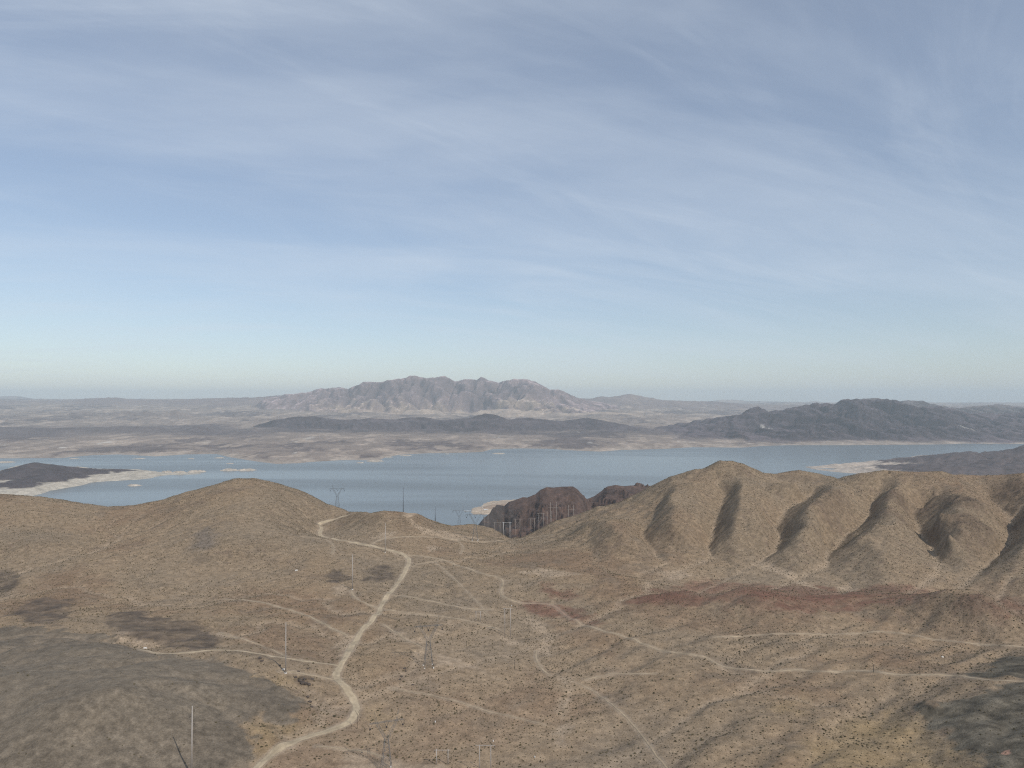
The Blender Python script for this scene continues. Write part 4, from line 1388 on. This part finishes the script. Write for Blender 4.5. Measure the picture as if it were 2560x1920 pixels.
tw = make_tower()
TW = [((843, 1286), 0.02, 1540, 1.04, 'lattice pylon on the skyline between the left hill peak and the pale knoll'),
      ((1148, 1316), 0.05, 1620, 1.0, 'lattice pylon half hidden behind the pass, left of the pale spit'),
      ((1188, 1351), -0.03, None, 1.16, 'lattice pylon with splayed legs standing in the pass below the pale lake spit'),
      ((1071, 1667), 0.25, None, 0.98, 'lattice pylon beside the bare pale dirt patch in the middle of the desert floor'),
      ((966, 1926), 0.35, None, 0.86, 'nearest lattice pylon, at the bottom edge beside the bare pale ground')]
TREES = []
for k, ((u, v), rz, yf, sc, lab) in enumerate(TW):
    o = tw if k == 0 else copy_tree(tw)
    if yf:
        x, y, _z = P(u, v, yf); x = float(x); y = float(yf); z = float(height_near([x], [y])[0])
        ztop = float(P(u, {843: 1209, 1148: 1264}[u], yf)[2])
        sc = (ztop - z) / 50.0
        sc = min(max(sc, 0.8), 1.5)
        z = ztop - 50 * sc
        gz_ = float(height_near([x], [y])[0])
        if z > gz_:
            z = gz_; sc = (ztop - z) / 50.0
    else:
        x, y, z = at(u, v)
    o.location = (x, y, z - 0.2); o.rotation_euler = (0, 0, rz); o.scale = (min(sc, 1.16), min(sc, 1.16), sc)
    o['label'] = lab; o['group'] = 'lattice power pylons'


# ---- tall tubular steel poles
def make_mono():
    t_ = empty('steel_pole', (0, 0, 0), 0, '', 'power pole')
    MB().tube((0, 0, -0.5), (0, 0, 46), 0.72, 0.26, 10).build('shaft', M_POLE, t_, True)
    MB().tube((0, 0, -0.5), (0, 0, 0.7), 1.3, 1.3, 12).build('footing', M_CONC, t_)
    for zz, s_ in ((43, 1), (38.5, -1), (34, 1)):
        MB().tube((0, 0, zz), (s_ * 1.6, 0, zz + 0.5), 0.09, 0.07, 5).tube((s_ * 1.6, 0, zz + .5), (s_ * 1.6, 0, zz - 0.9), 0.10, 0.10, 5).build('insulator', M_INS, t_)
    return t_


mp_ = make_mono()
MP = [((479, 1936), None, 'light', 'nearest tall steel pole, rising from the grey ground at the bottom left'),
      ((714, 1683), None, 'light', 'tall pale steel pole on orange soil beside the dark rock ledges'),
      ((881, 1474), None, 'light', 'tall slim steel pole below the dark soil patch'),
      ((963, 1381), None, 'light', 'tall pale steel pole at the roadside in front of the knoll'),
      ((1008, 1281), 1400, 'dark', 'dark steel pole on top of the pale knoll, against the lake'),
      ((1088, 1313), 1500, 'dark', 'dark steel pole right of the pale knoll, against the lake')]
for k, ((u, v), yf, cc, lab) in enumerate(MP):
    o = mp_ if k == 0 else copy_tree(mp_)
    if yf:
        x, y, _z = P(u, v, yf); x = float(x); y = float(yf); z = float(height_near([x], [y])[0])
        top = {1008: 1218, 1088: 1267}[u]
        o.scale = (1, 1, (float(P(u, top, yf)[2]) - z) / 46.0)
        for ch in [q for q in bpy.data.objects if q.parent == o and q.name.startswith('shaft')]:
            ch.data = ch.data.copy(); ch.data.materials[0] = M_PDARK
    else:
        x, y, z = at(u, v)
    o.location = (x, y, z); o['label'] = lab; o['group'] = 'tall tubular steel power poles'


# ---- two-legged H-frame poles
def hframe(u1, v1, u2, v2, vtop, beam_v, over, mat, lab, brace=False, yf=None):
    if yf is None:
        a = at(u1, v1); b = at(u2, v2)
        y = (a[1] + b[1]) / 2
    else:
        y = yf
    pa = P(u1, v1, y); pb = P(u2, v2, y)
    za = float(height_near([float(pa[0])], [y])[0]); zb = float(height_near([float(pb[0])], [y])[0])
    ztop = float(P(u1, vtop, y)[2]); zbm = float(P(u1, beam_v, y)[2])
    cx = float(pa[0] + pb[0]) / 2; hw = float(pb[0] - pa[0]) / 2
    z0 = min(za, zb)
    t_ = empty('h_frame_pole', (cx, y, z0), 0, lab, 'power pole', 'two-legged wooden power poles')
    MB().tube((-hw, 0, za - z0 - 0.5), (-hw, 0, ztop - z0), 0.36, 0.26, 7).build('post', mat, t_, True)
    MB().tube((hw, 0, zb - z0 - 0.5), (hw, 0, ztop - z0), 0.36, 0.26, 7).build('post', mat, t_, True)
    hb = zbm - z0
    MB().tube((-hw - over, 0.4, hb), (hw + over, 0.4, hb), 0.20, 0.20, 5).build('crossarm', mat, t_)
    if brace:
        MB().tube((-hw, 0.3, hb * 0.95), (hw, 0.3, hb * 0.55), 0.12, n=4).tube((hw, 0.5, hb * 0.95), (-hw, 0.5, hb * 0.55), 0.12, n=4).build('cross_brace', mat, t_)
    for xx in (-hw - over * 0.85, 0, hw + over * 0.85):
        MB().tube((xx, 0.4, hb), (xx, 0.4, hb - 1.6), 0.12, 0.16, 6).build('insulator', M_INS, t_)
    return t_


HF = [(1259, 1331, 1275, 1331, 1305, 1306, 3, M_WHITE, 'bright white H-frame pole at the bottom of the pass before the brown hill', False, None),
      (1288, 1345, 1300, 1347, 1297, 1298, 4, M_WOOD, 'tall H-frame pole with a mid brace in the pass, where the right hill begins', True, None),
      (1237, 1338, 1250, 1338, 1305, 1306, 3, M_WOOD, 'grey H-frame pole left of the bright white one in the pass', False, None),
      (1376, 1300, 1391, 1298, 1255, 1269, 5, M_WOOD, 'tall pale H-frame pole highest against the brown hill, on the slope edge', False, 1640),
      (1421, 1290, 1434, 1288, 1262, 1274, 3, M_WOOD, 'small H-frame pole farthest right, just above the hill edge', False, 1680),
      (1327, 1330, 1336, 1328, 1296, 1297, 4, M_WOOD, 'short pale H-frame pole just right of the tall braced one', False, 1600),
      (1347, 1322, 1359, 1319, 1283, 1284, 4, M_WOOD, 'grey H-frame pole between the short pale one and the high slope-edge one', True, 1640),
      (1368, 1318, 1378, 1314, 1278, 1290, 2, M_WOOD, 'faint narrow H-frame pole beneath the tallest slope-edge one', False, 1700),
      (1212, 1320, 1220, 1322, 1282, 1286, 2, M_WOOD, 'faint H-frame pole at the left foot of the brown hill', False, 1640),
      (1199, 1934, 1227, 1934, 1862, 1864, 3, M_WOOD, 'large pale H-frame pole at the bottom centre, its feet out of frame', False, None),
      (1091, 1907, 1120, 1915, 1873, 1876, 1.5, M_POLE, 'faint small H-frame pole left of the large one at the bottom centre', False, None),
      (1262, 1592, 1276, 1592, 1520, 1522, 2, M_POLE, 'slim H-frame pole on open ground below the reddish soil', False, None),
      (1190, 1553, 1201, 1555, 1528, 1530, 1, M_POLE, 'small slim H-frame pole on the open ground left of the wash', False, None)]
for a in HF:
    hframe(*a[:9], brace=a[9], yf=a[10])


def dark_pole(u, v, vtop, lab, arm=True):
    x, y, z = at(u, v)
    h = (v - vtop) / F * y
    t_ = empty('utility_pole', (x, y, z), 0, lab, 'power pole', 'dark wooden utility poles')
    MB().tube((0, 0, -0.3), (0, 0, h), 0.26, 0.18, 7).build('post', M_TAR, t_, True)
    if arm:
        MB().box((0, 0.2, h - 1.0), (2.6, 0.18, 0.22)).build('crossarm', M_TAR, t_)
        for xx in (-1.15, 0.5, 1.15):
            MB().tube((xx, 0.2, h - 0.9), (xx, 0.2, h - 0.45), 0.09, n=6).build('insulator', M_INS, t_)


dark_pole(2184, 1681, 1661, 'dark utility pole beside the dirt road, leftmost of the three on the right')
dark_pole(2300, 1688, 1667, 'dark utility pole with a bushy top, middle of the three on the right')
dark_pole(2478, 1680, 1661, 'dark utility pole in front of the grey mound at the right edge')
dark_pole(1287, 1672, 1647, 'short dark pole left of the sandy wash bend', False)
dark_pole(1345, 1690, 1673, 'small thin pole beside the sandy wash bend')
dark_pole(1418, 1566, 1545, 'small thin pole near the red soil by the road', False)

# Y-topped pole by the road bend
x, y, z = at(893, 1822)
t_ = empty('forked_pole', (x, y, z), 0, 'thin dark pole with a forked Y top beside the road bend near the bottom', 'power pole')
hh = 46 / F * y
MB().tube((0, 0, -0.3), (0, 0, hh * 0.78), 0.2, 0.16, 6).build('post', M_TAR, t_, True)
for s_ in (-1, 1):
    MB().tube((0, 0, hh * 0.76), (s_ * 1.9, 0, hh), 0.13, 0.1, 5).build('fork_arm', M_TAR, t_)

# small white posts and pale stones
def marker(u, v, lab):
    x, y, z = at(u, v)
    t_ = empty('marker_post', (x, y, z), 0, lab, 'marker', 'small white marker posts')
    MB().tube((0, 0, -0.2), (0, 0, 1.0), 0.32, 0.30, 8).build('post', M_WHITE, t_)
    MB().tube((0, 0, 1.0), (0, 0, 1.25), 0.40, 0.2, 8).build('cap', M_WHITE, t_)


marker(1088, 1806, 'tiny white marker alone among the shrubs above the bottom centre')
marker(1233, 1854, 'tiny white marker beside the top of the large H-frame pole')
marker(1337, 1894, 'tiny white marker near the bottom edge right of the H-frame pole')
marker(1279, 1515, 'tiny white marker at the edge of the reddish soil by the road')

RNG = np.random.default_rng(11)


def rock_mesh(name, r, seed, sq=0.6, mat=None):
    rg = np.random.default_rng(seed)
    import bmesh
    bm_ = bmesh.new(); bmesh.ops.create_icosphere(bm_, subdivisions=2, radius=1)
    for v in bm_.verts:
        p = v.co
        k = 1 + 0.35 * float(perlin(np.array([p.x * 1.3 + seed]), np.array([p.y * 1.3 + p.z * 1.7]), seed)[0]) + rg.uniform(-0.08, 0.08)
        v.co = Vector((p.x * r * k, p.y * r * k * 0.8, p.z * r * k * sq))
    me = bpy.data.meshes.new(name); bm_.to_mesh(me); bm_.free()
    me.materials.append(mat)
    return me


M_BOULD = simple_mat('varnished_boulder', (0.085, 0.065, 0.052), 0.9, 0, 0.35, 0.8)
M_PSTONE = simple_mat('pale_stone', (0.62, 0.58, 0.52), 0.9, 0, 0.15, 0.8)


def place_rock(name, me, u, v, s_, lab, cat, group=None, dz=0.1):
    x, y, z = at(u, v)
    o = bpy.data.objects.new(name, me); SC.collection.objects.link(o)
    o.location = (x, y, z + dz); o.scale = (s_, s_, s_); o.rotation_euler = (0, 0, RNG.uniform(0, 6.28))
    o['label'] = lab; o['category'] = cat
    if group:
        o['group'] = group
    return o


pale_me = rock_mesh('pale_boulder', 1.6, 3, 0.6, M_PSTONE)
place_rock('pale_boulder', pale_me, 741, 1427, 1.4, 'bright pale boulder on the tan slope left of the dark soil patch', 'boulder')
place_rock('pale_boulder', pale_me, 363, 1621, 1.2, 'small bright stone at the head of the gully in the grey ground', 'boulder')
place_rock('pale_boulder', pale_me, 2356, 1643, 0.9, 'small bright stone on the tan ground above the right dirt road', 'boulder')
place_rock('pale_boulder', pale_me, 709, 1674, 0.9, 'pale stone beside the foot of the steel pole with the rock ledges', 'boulder')
bould = [rock_mesh('boulder', 1.8, 20 + i, 0.7, M_BOULD) for i in range(3)]
BL = [(739, 1694, 1.0), (751, 1702, 1.3), (757, 1708, 1.4), (765, 1709, 1.2), (773, 1711, 1.1), (780, 1699, 1.0), (762, 1698, .9), (746, 1679, .8), (770, 1672, .7), (650, 1646, 1.1), (655, 1652, .9), (700, 1664, .8),
      (769, 1743, .9), (774, 1755, 1.1), (779, 1768, .9), (1012, 1672, .9), (1014, 1678, .7), (1004, 1692, .8), (1000, 1699, .7), (1032, 1712, .7)]
for k, (u, v, s_) in enumerate(BL):
    where = ('in the dark ledge left of the curving road' if 730 < u < 800 and 1690 < v < 1720 else
             'in the crack below the dark ledge' if 760 < u < 790 and v > 1735 else
             'near the foot of the tall pole on orange soil' if u < 800 else 'on the slope left of the middle pylon')
    place_rock('boulder', bould[k % 3], u, v, s_, 'dark angular rock ' + where, 'boulder', 'dark rocks ' + where)

# marina buildings and docks on the spit
def slab(name, u0, u1, v, h, depth, mat, lab, cat, y=None, zb=None):
    y = float(y_of_z(v, 6.0)) if y is None else y
    x0 = float(P(u0, v, y)[0]); x1 = float(P(u1, v, y)[0])
    z = float(P(u0, v, y)[2]) if zb is None else zb
    t_ = empty(name, ((x0 + x1) / 2, y, z), 0, lab, cat)
    MB().box((0, 0, h / 2 - 2), (x1 - x0, depth, h + 4)).build('wall' if 'dock' not in name else 'deck', mat, t_)
    MB().box((0, 0, h + 0.35), (x1 - x0 + 2, depth + 2, 0.6)).build('roof', M_WHITE, t_)


slab('marina_shed', 1206, 1223, 1271, 5, 30, M_WHITE, 'long white shed on the pale lake spit', 'building')
slab('marina_shed', 1210, 1219, 1276, 4, 22, M_WHITE, 'shorter white shed on the spit, just below the long one', 'building')
slab('boat_dock', 1160, 1176, 1278, 1.0, 10, M_WHITE, 'thin dock on the water off the tip of the pale spit', 'dock', y=float(y_of_z(1278, 0)), zb=0.2)

# aircraft speck in the sky
px_, py_, pz_ = P(2181, 562, 7000)
ac = empty('aeroplane', (float(px_), 7000.0, float(pz_)), 0.6, 'tiny pale aeroplane high in the sky on the right', 'aeroplane')
f_ = MB(); f_.tube((-9, 0, 0), (7, 0, 0), 1.1, 1.1, 8); f_.tube((7, 0, 0), (10, 0, 0), 1.1, 0.2, 8); f_.tube((-9, 0, 0), (-14, 0, 0.6), 1.1, 0.3, 8)
f_.build('fuselage', M_WHITE, ac, True)
for s_ in (-1, 1):
    w_ = MB(); k = 0
    w_.v = [Vector(p) for p in [(3, 0, -0.1), (-2, s_ * 13, 0.5), (-4, s_ * 13, 0.5), (-2, 0, -0.1), (3, 0, 0.3), (-2, s_ * 13, 0.7), (-4, s_ * 13, 0.7), (-2, 0, 0.3)]]
    w_.f = [(0, 1, 2, 3), (4, 7, 6, 5), (0, 4, 5, 1), (1, 5, 6, 2), (2, 6, 7, 3), (3, 7, 4, 0)]
    w_.build('wing', M_WHITE, ac)
    w_ = MB()
    w_.v = [Vector(p) for p in [(-11, 0, 0.6), (-13, s_ * 5, 0.8), (-14, s_ * 5, 0.8), (-13, 0, 0.6), (-11, 0, 0.8), (-13, s_ * 5, 0.95), (-14, s_ * 5, 0.95), (-13, 0, 0.8)]]
    w_.f = [(0, 1, 2, 3), (4, 7, 6, 5), (0, 4, 5, 1), (1, 5, 6, 2), (2, 6, 7, 3), (3, 7, 4, 0)]
    w_.build('tailplane', M_WHITE, ac)
w_ = MB()
w_.v = [Vector(p) for p in [(-10, -.15, 1), (-13.5, -.15, 5), (-14.5, -.15, 5), (-13.5, -.15, .8), (-10, .15, 1), (-13.5, .15, 5), (-14.5, .15, 5), (-13.5, .15, .8)]]
w_.f = [(0, 1, 2, 3), (4, 7, 6, 5), (0, 4, 5, 1), (1, 5, 6, 2), (2, 6, 7, 3), (3, 7, 4, 0)]
w_.build('tail_fin', M_WHITE, ac)

# ------------------------------------------------------------------ shrubs
def shrub_mat(name, c0, c1):
    mt, t, b = material(name)
    oi = N(t, 'ShaderNodeObjectInfo')
    mx = N(t, 'ShaderNodeMix', data_type='RGBA')
    L(t, oi.outputs['Random'], mx.inputs[0])
    mx.inputs[6].default_value = c0 + (1,); mx.inputs[7].default_value = c1 + (1,)
    L(t, mx.outputs[2], b.inputs['Base Color'])
    b.inputs['Roughness'].default_value = 0.9
    b.inputs['Specular IOR Level'].default_value = 0.1
    return mt


M_SHRUB = shrub_mat('creosote_leaves', (0.092, 0.078, 0.045), (0.180, 0.148, 0.090))


def shrub_mesh(seed, n):
    rg = np.random.default_rng(seed)
    vs, fs = [], []
    for i in range(n):
        a = rg.uniform(0, 2 * math.pi); el = rg.uniform(0.15, 1.45)
        r = rg.uniform(0.35, 1.0)
        c = Vector((math.cos(a) * math.cos(el) * r, math.sin(a) * math.cos(el) * r * 0.85, 0.08 + math.sin(el) * r * 0.85))
        s_ = rg.uniform(0.22, 0.42)
        d = Vector(rg.normal(size=3)).normalized(); e = d.orthogonal().normalized(); f = d.cross(e)
        k = len(vs)
        vs += [c + e * s_, c - e * s_ * 0.6 + f * s_, c - e * s_ * 0.6 - f * s_, c + d * s_ * 0.8]
        fs += [(k, k + 1, k + 2), (k, k + 3, k + 1), (k + 1, k + 3, k + 2), (k + 2, k + 3, k)]
    me = bpy.data.meshes.new('desert_shrub')
    me.from_pydata([tuple(v) for v in vs], [], fs)
    me.materials.append(M_SHRUB)
    return me


big = [shrub_mesh(50 + i, 30) for i in range(6)]
# scatter: one candidate per cell of a jittered grid
pts = []
CELL = 3.15
cx = np.arange(-1350, 1350, CELL); cyy = np.arange(400, 1690, CELL)
SX, SY = np.meshgrid(cx, cyy)
rg = np.random.default_rng(77)
SX = (SX + rg.uniform(-0.48, 0.48, SX.shape) * CELL).ravel(); SY = (SY + rg.uniform(-0.48, 0.48, SY.shape) * CELL).ravel()
keep = np.abs(SX) < SY * 0.92
SX, SY = SX[keep], SY[keep]
dens = 0.42 + 0.45 * fbm(SX, SY, 90, 4, 901)
sl_h = bicubic(BASE, GX0, GY0, GD, SX, SY)
slp = np.hypot(bicubic(BASE, GX0, GY0, GD, SX + 4, SY) - sl_h, bicubic(BASE, GX0, GY0, GD, SX, SY + 4) - sl_h) / 4
dens = dens + 0.35 * smooth(0.15, 0.4, slp)
washs = lookup(CHS, SX, SY); washw = lookup(WASH, SX, SY)
dens = dens * 1.15 + 0.75 * washs * (1 - washw)
gzone = np.zeros(SX.shape)
for z_ in Z_GREY + Z_DARKL[:2]:
    gzone = np.maximum(gzone, zone(SX, SY, z_, 3, 8, 0))
for z_ in Z_SCRUB:
    dens = dens + 0.55 * zone(SX, SY, z_, 8, 10, 3)
dens = dens * (1 - 0.94 * gzone)
gr_ = np.zeros(SX.shape)
for z_ in Z_GREYR:
    gr_ = np.maximum(gr_, zone(SX, SY, z_, 3, 8, 0))
pz = np.zeros(SX.shape)
for z_ in Z_PALE[4:8]:
    pz = np.maximum(pz, zone(SX, SY, z_, 3, 3, 0))
dens = dens * (1 - pz) * (1 - 0.5 * gr_)
rds = bicubic(RD, DX0, DY0, DX, SX, SY)
dens = np.where(rds < 2.4, 0, dens)
keep = rg.uniform(size=SX.shape) < dens
SX, SY, wS, gS = SX[keep], SY[keep], (washs * (1 - washw))[keep], gr_[keep]
SZ = height_near(SX, SY)
# leave out those on slopes turned away from view
hb = height_near(SX * 0.992, SY * 0.992)
sight = (CAMZ - SZ) / SY
vis = (hb - SZ) / (SY * 0.008) < sight + 0.12
SX, SY, SZ, wS, gS = SX[vis], SY[vis], SZ[vis], wS[vis], gS[vis]
SR = np.clip(rg.lognormal(math.log(0.48), 0.36, SX.shape), 0.26, 1.15) * (1 + 0.45 * wS) * (1 - 0.2 * gS)
UPX = 1280 + SX / SY * F
infr = (UPX > 10) & (UPX < 2550) & ((CAMZ - SZ) / SY * F + 1000 < 1915)
score = np.where(infr, SR / SY, 0)
topk = np.argsort(-score)[:300]
LM = [(300, 1880, 'on the grey slope at the bottom left corner'), (479, 1900, 'near the foot of the nearest tall steel pole'), (560, 1800, 'on the grey slope left of the yellowish sand'),
      (660, 1850, 'on yellowish sand where the wide dirt road leaves the frame'), (760, 1800, 'inside the bend of the wide dirt road'), (760, 1900, 'below the wide dirt road near the bottom'),
      (890, 1830, 'by the forked pole at the road bend'), (880, 1905, 'on the bare pale ground left of the nearest pylon'), (966, 1900, 'around the legs of the nearest pylon'),
      (1060, 1830, 'between the nearest pylon and a white marker'), (1060, 1905, 'just right of the nearest pylon at the bottom edge'), (1105, 1900, 'beside the faint small H-frame pole'),
      (1213, 1905, 'between the posts of the large pale H-frame pole'), (1160, 1860, 'left of the large pale H-frame pole'), (1290, 1860, 'right of the large pale H-frame pole'),
      (1337, 1900, 'by the tiny white marker at the bottom edge'), (1400, 1840, 'in the sandy wash at the bottom centre'), (1450, 1905, 'at the bottom edge between the wash and the thin track'),
      (1540, 1840, 'just left of the thin diagonal track'), (1600, 1905, 'at the lower end of the thin diagonal track'), (1700, 1860, 'just right of the thin diagonal track'),
      (1780, 1905, 'at the bottom edge well right of the thin track'), (1900, 1860, 'on low tan ridges right of the thin track'), (2000, 1905, 'at the bottom edge left of the yellow slope'),
      (2120, 1850, 'on the upper part of the yellow slope'), (2150, 1905, 'at the bottom of the yellow slope'), (2280, 1850, 'on yellow ground by the dark grey slope'),
      (2350, 1905, 'at the lower edge of the yellow slope'), (2480, 1860, 'on the dark grey ground near the pink rock')]
VY = (CAMZ - SZ) / SY * F + 1000
rk = SR[topk]; q1, q2 = np.quantile(rk, [0.4, 0.8])
src = []
for k, i in enumerate(topk):
    me = big[k % 6]
    o = bpy.data.objects.new('desert_shrub', me)
    SC.collection.objects.link(o)
    r = float(SR[i])
    o.location = (float(SX[i]), float(SY[i]), float(SZ[i]) - 0.05)
    o.rotation_euler = (0, 0, float(rg.uniform(0, 6.28)))
    o.scale = (r * float(rg.uniform(0.9, 1.3)), r, r * float(rg.uniform(0.8, 1.15)))
    txt = min(LM, key=lambda q: (q[0] - UPX[i]) ** 2 + (q[1] - VY[i]) ** 2 * 2)[2]
    nn = np.sort(np.hypot(SX - SX[i], SY - SY[i]))[1]
    siz = 'small' if r < q1 else ('broad' if r < q2 else 'very large')
    sol = 'touching its neighbour ' if nn < 2.6 else ('standing alone ' if nn > 5.0 else '')
    o['label'] = siz.replace('very ', '') + ' shrub ' + sol + txt
    o['category'] = 'shrub'; o['group'] = siz + ' shrubs ' + sol + txt
    src.append(o)
rest = np.ones(len(SX), bool); rest[topk] = False
SX, SY, SZ, SR = SX[rest], SY[rest], SZ[rest], SR[rest]
print('shrubs', len(SX))
me = bpy.data.meshes.new('desert_shrubs')
me.vertices.add(len(SX))
me.vertices.foreach_set('co', np.stack([SX, SY, SZ - 0.05], 1).astype(np.float32).ravel())
a = me.attributes.new('rad', 'FLOAT', 'POINT'); a.data.foreach_set('value', SR.astype(np.float32))
a = me.attributes.new('spin', 'FLOAT', 'POINT'); a.data.foreach_set('value', rg.uniform(0, 6.28, len(SX)).astype(np.float32))
a = me.attributes.new('pick', 'INT', 'POINT'); a.data.foreach_set('value', rg.integers(0, 6, len(SX)).astype(np.int32))
so = bpy.data.objects.new('desert_shrubs', me)
SC.collection.objects.link(so)
so['kind'] = 'stuff'; so['label'] = 'thousands of small dark shrubs dotting the desert floor and hills'; so['category'] = 'shrubs'
ng = bpy.data.node_groups.new('scatter_shrubs', 'GeometryNodeTree')
ng.interface.new_socket('Geometry', in_out='INPUT', socket_type='NodeSocketGeometry')
ng.interface.new_socket('Geometry', in_out='OUTPUT', socket_type='NodeSocketGeometry')
gi = ng.nodes.new('NodeGroupInput'); go = ng.nodes.new('NodeGroupOutput')
g2i = ng.nodes.new('GeometryNodeGeometryToInstance')
for o in reversed(src[:6]):
    oi = ng.nodes.new('GeometryNodeObjectInfo'); oi.inputs[0].default_value = o
    oi.transform_space = 'ORIGINAL'; oi.inputs['As Instance'].default_value = True
    ng.links.new(oi.outputs['Geometry'], g2i.inputs[0])
m2p = ng.nodes.new('GeometryNodeMeshToPoints')
iop = ng.nodes.new('GeometryNodeInstanceOnPoints')
iop.inputs['Pick Instance'].default_value = True


def gattr(nm, ty):
    q = ng.nodes.new('GeometryNodeInputNamedAttribute'); q.data_type = ty; q.inputs[0].default_value = nm
    return q.outputs[0]


cmb2 = ng.nodes.new('ShaderNodeCombineXYZ'); ng.links.new(gattr('spin', 'FLOAT'), cmb2.inputs[2])
ng.links.new(gi.outputs[0], m2p.inputs[0]); ng.links.new(m2p.outputs[0], iop.inputs['Points'])
# the source geometries themselves, without an extra instance level
join = ng.nodes.new('GeometryNodeJoinGeometry')
ng.nodes.remove(g2i)
for n_ in [q for q in ng.nodes if q.bl_idname == 'GeometryNodeObjectInfo']:
    ng.links.new(n_.outputs['Geometry'], join.inputs[0])
ng.links.new(join.outputs[0], iop.inputs['Instance'])
ng.links.new(gattr('pick', 'INT'), iop.inputs['Instance Index'])
ng.links.new(cmb2.outputs[0], iop.inputs['Rotation'])
ng.links.new(gattr('rad', 'FLOAT'), iop.inputs['Scale'])
ng.links.new(iop.outputs[0], go.inputs[0])
md = so.modifiers.new('scatter', 'NODES'); md.node_group = ng

# ------------------------------------------------------------------ haze
hz = MB().box((0, 20500, 700), (125000, 90000, 1440))
M_HAZE = bpy.data.materials.new('desert_haze'); M_HAZE.use_nodes = True
t = M_HAZE.node_tree; t.nodes.clear()
pv = N(t, 'ShaderNodeVolumePrincipled')
pv.inputs['Color'].default_value = (0.81, 0.935, 1.0, 1)
pv.inputs['Density'].default_value = 0.000027
pv.inputs['Anisotropy'].default_value = 0.0
mo = N(t, 'ShaderNodeOutputMaterial'); L(t, pv.outputs[0], mo.inputs['Volume'])
hz.build('haze', M_HAZE, kind='stuff')
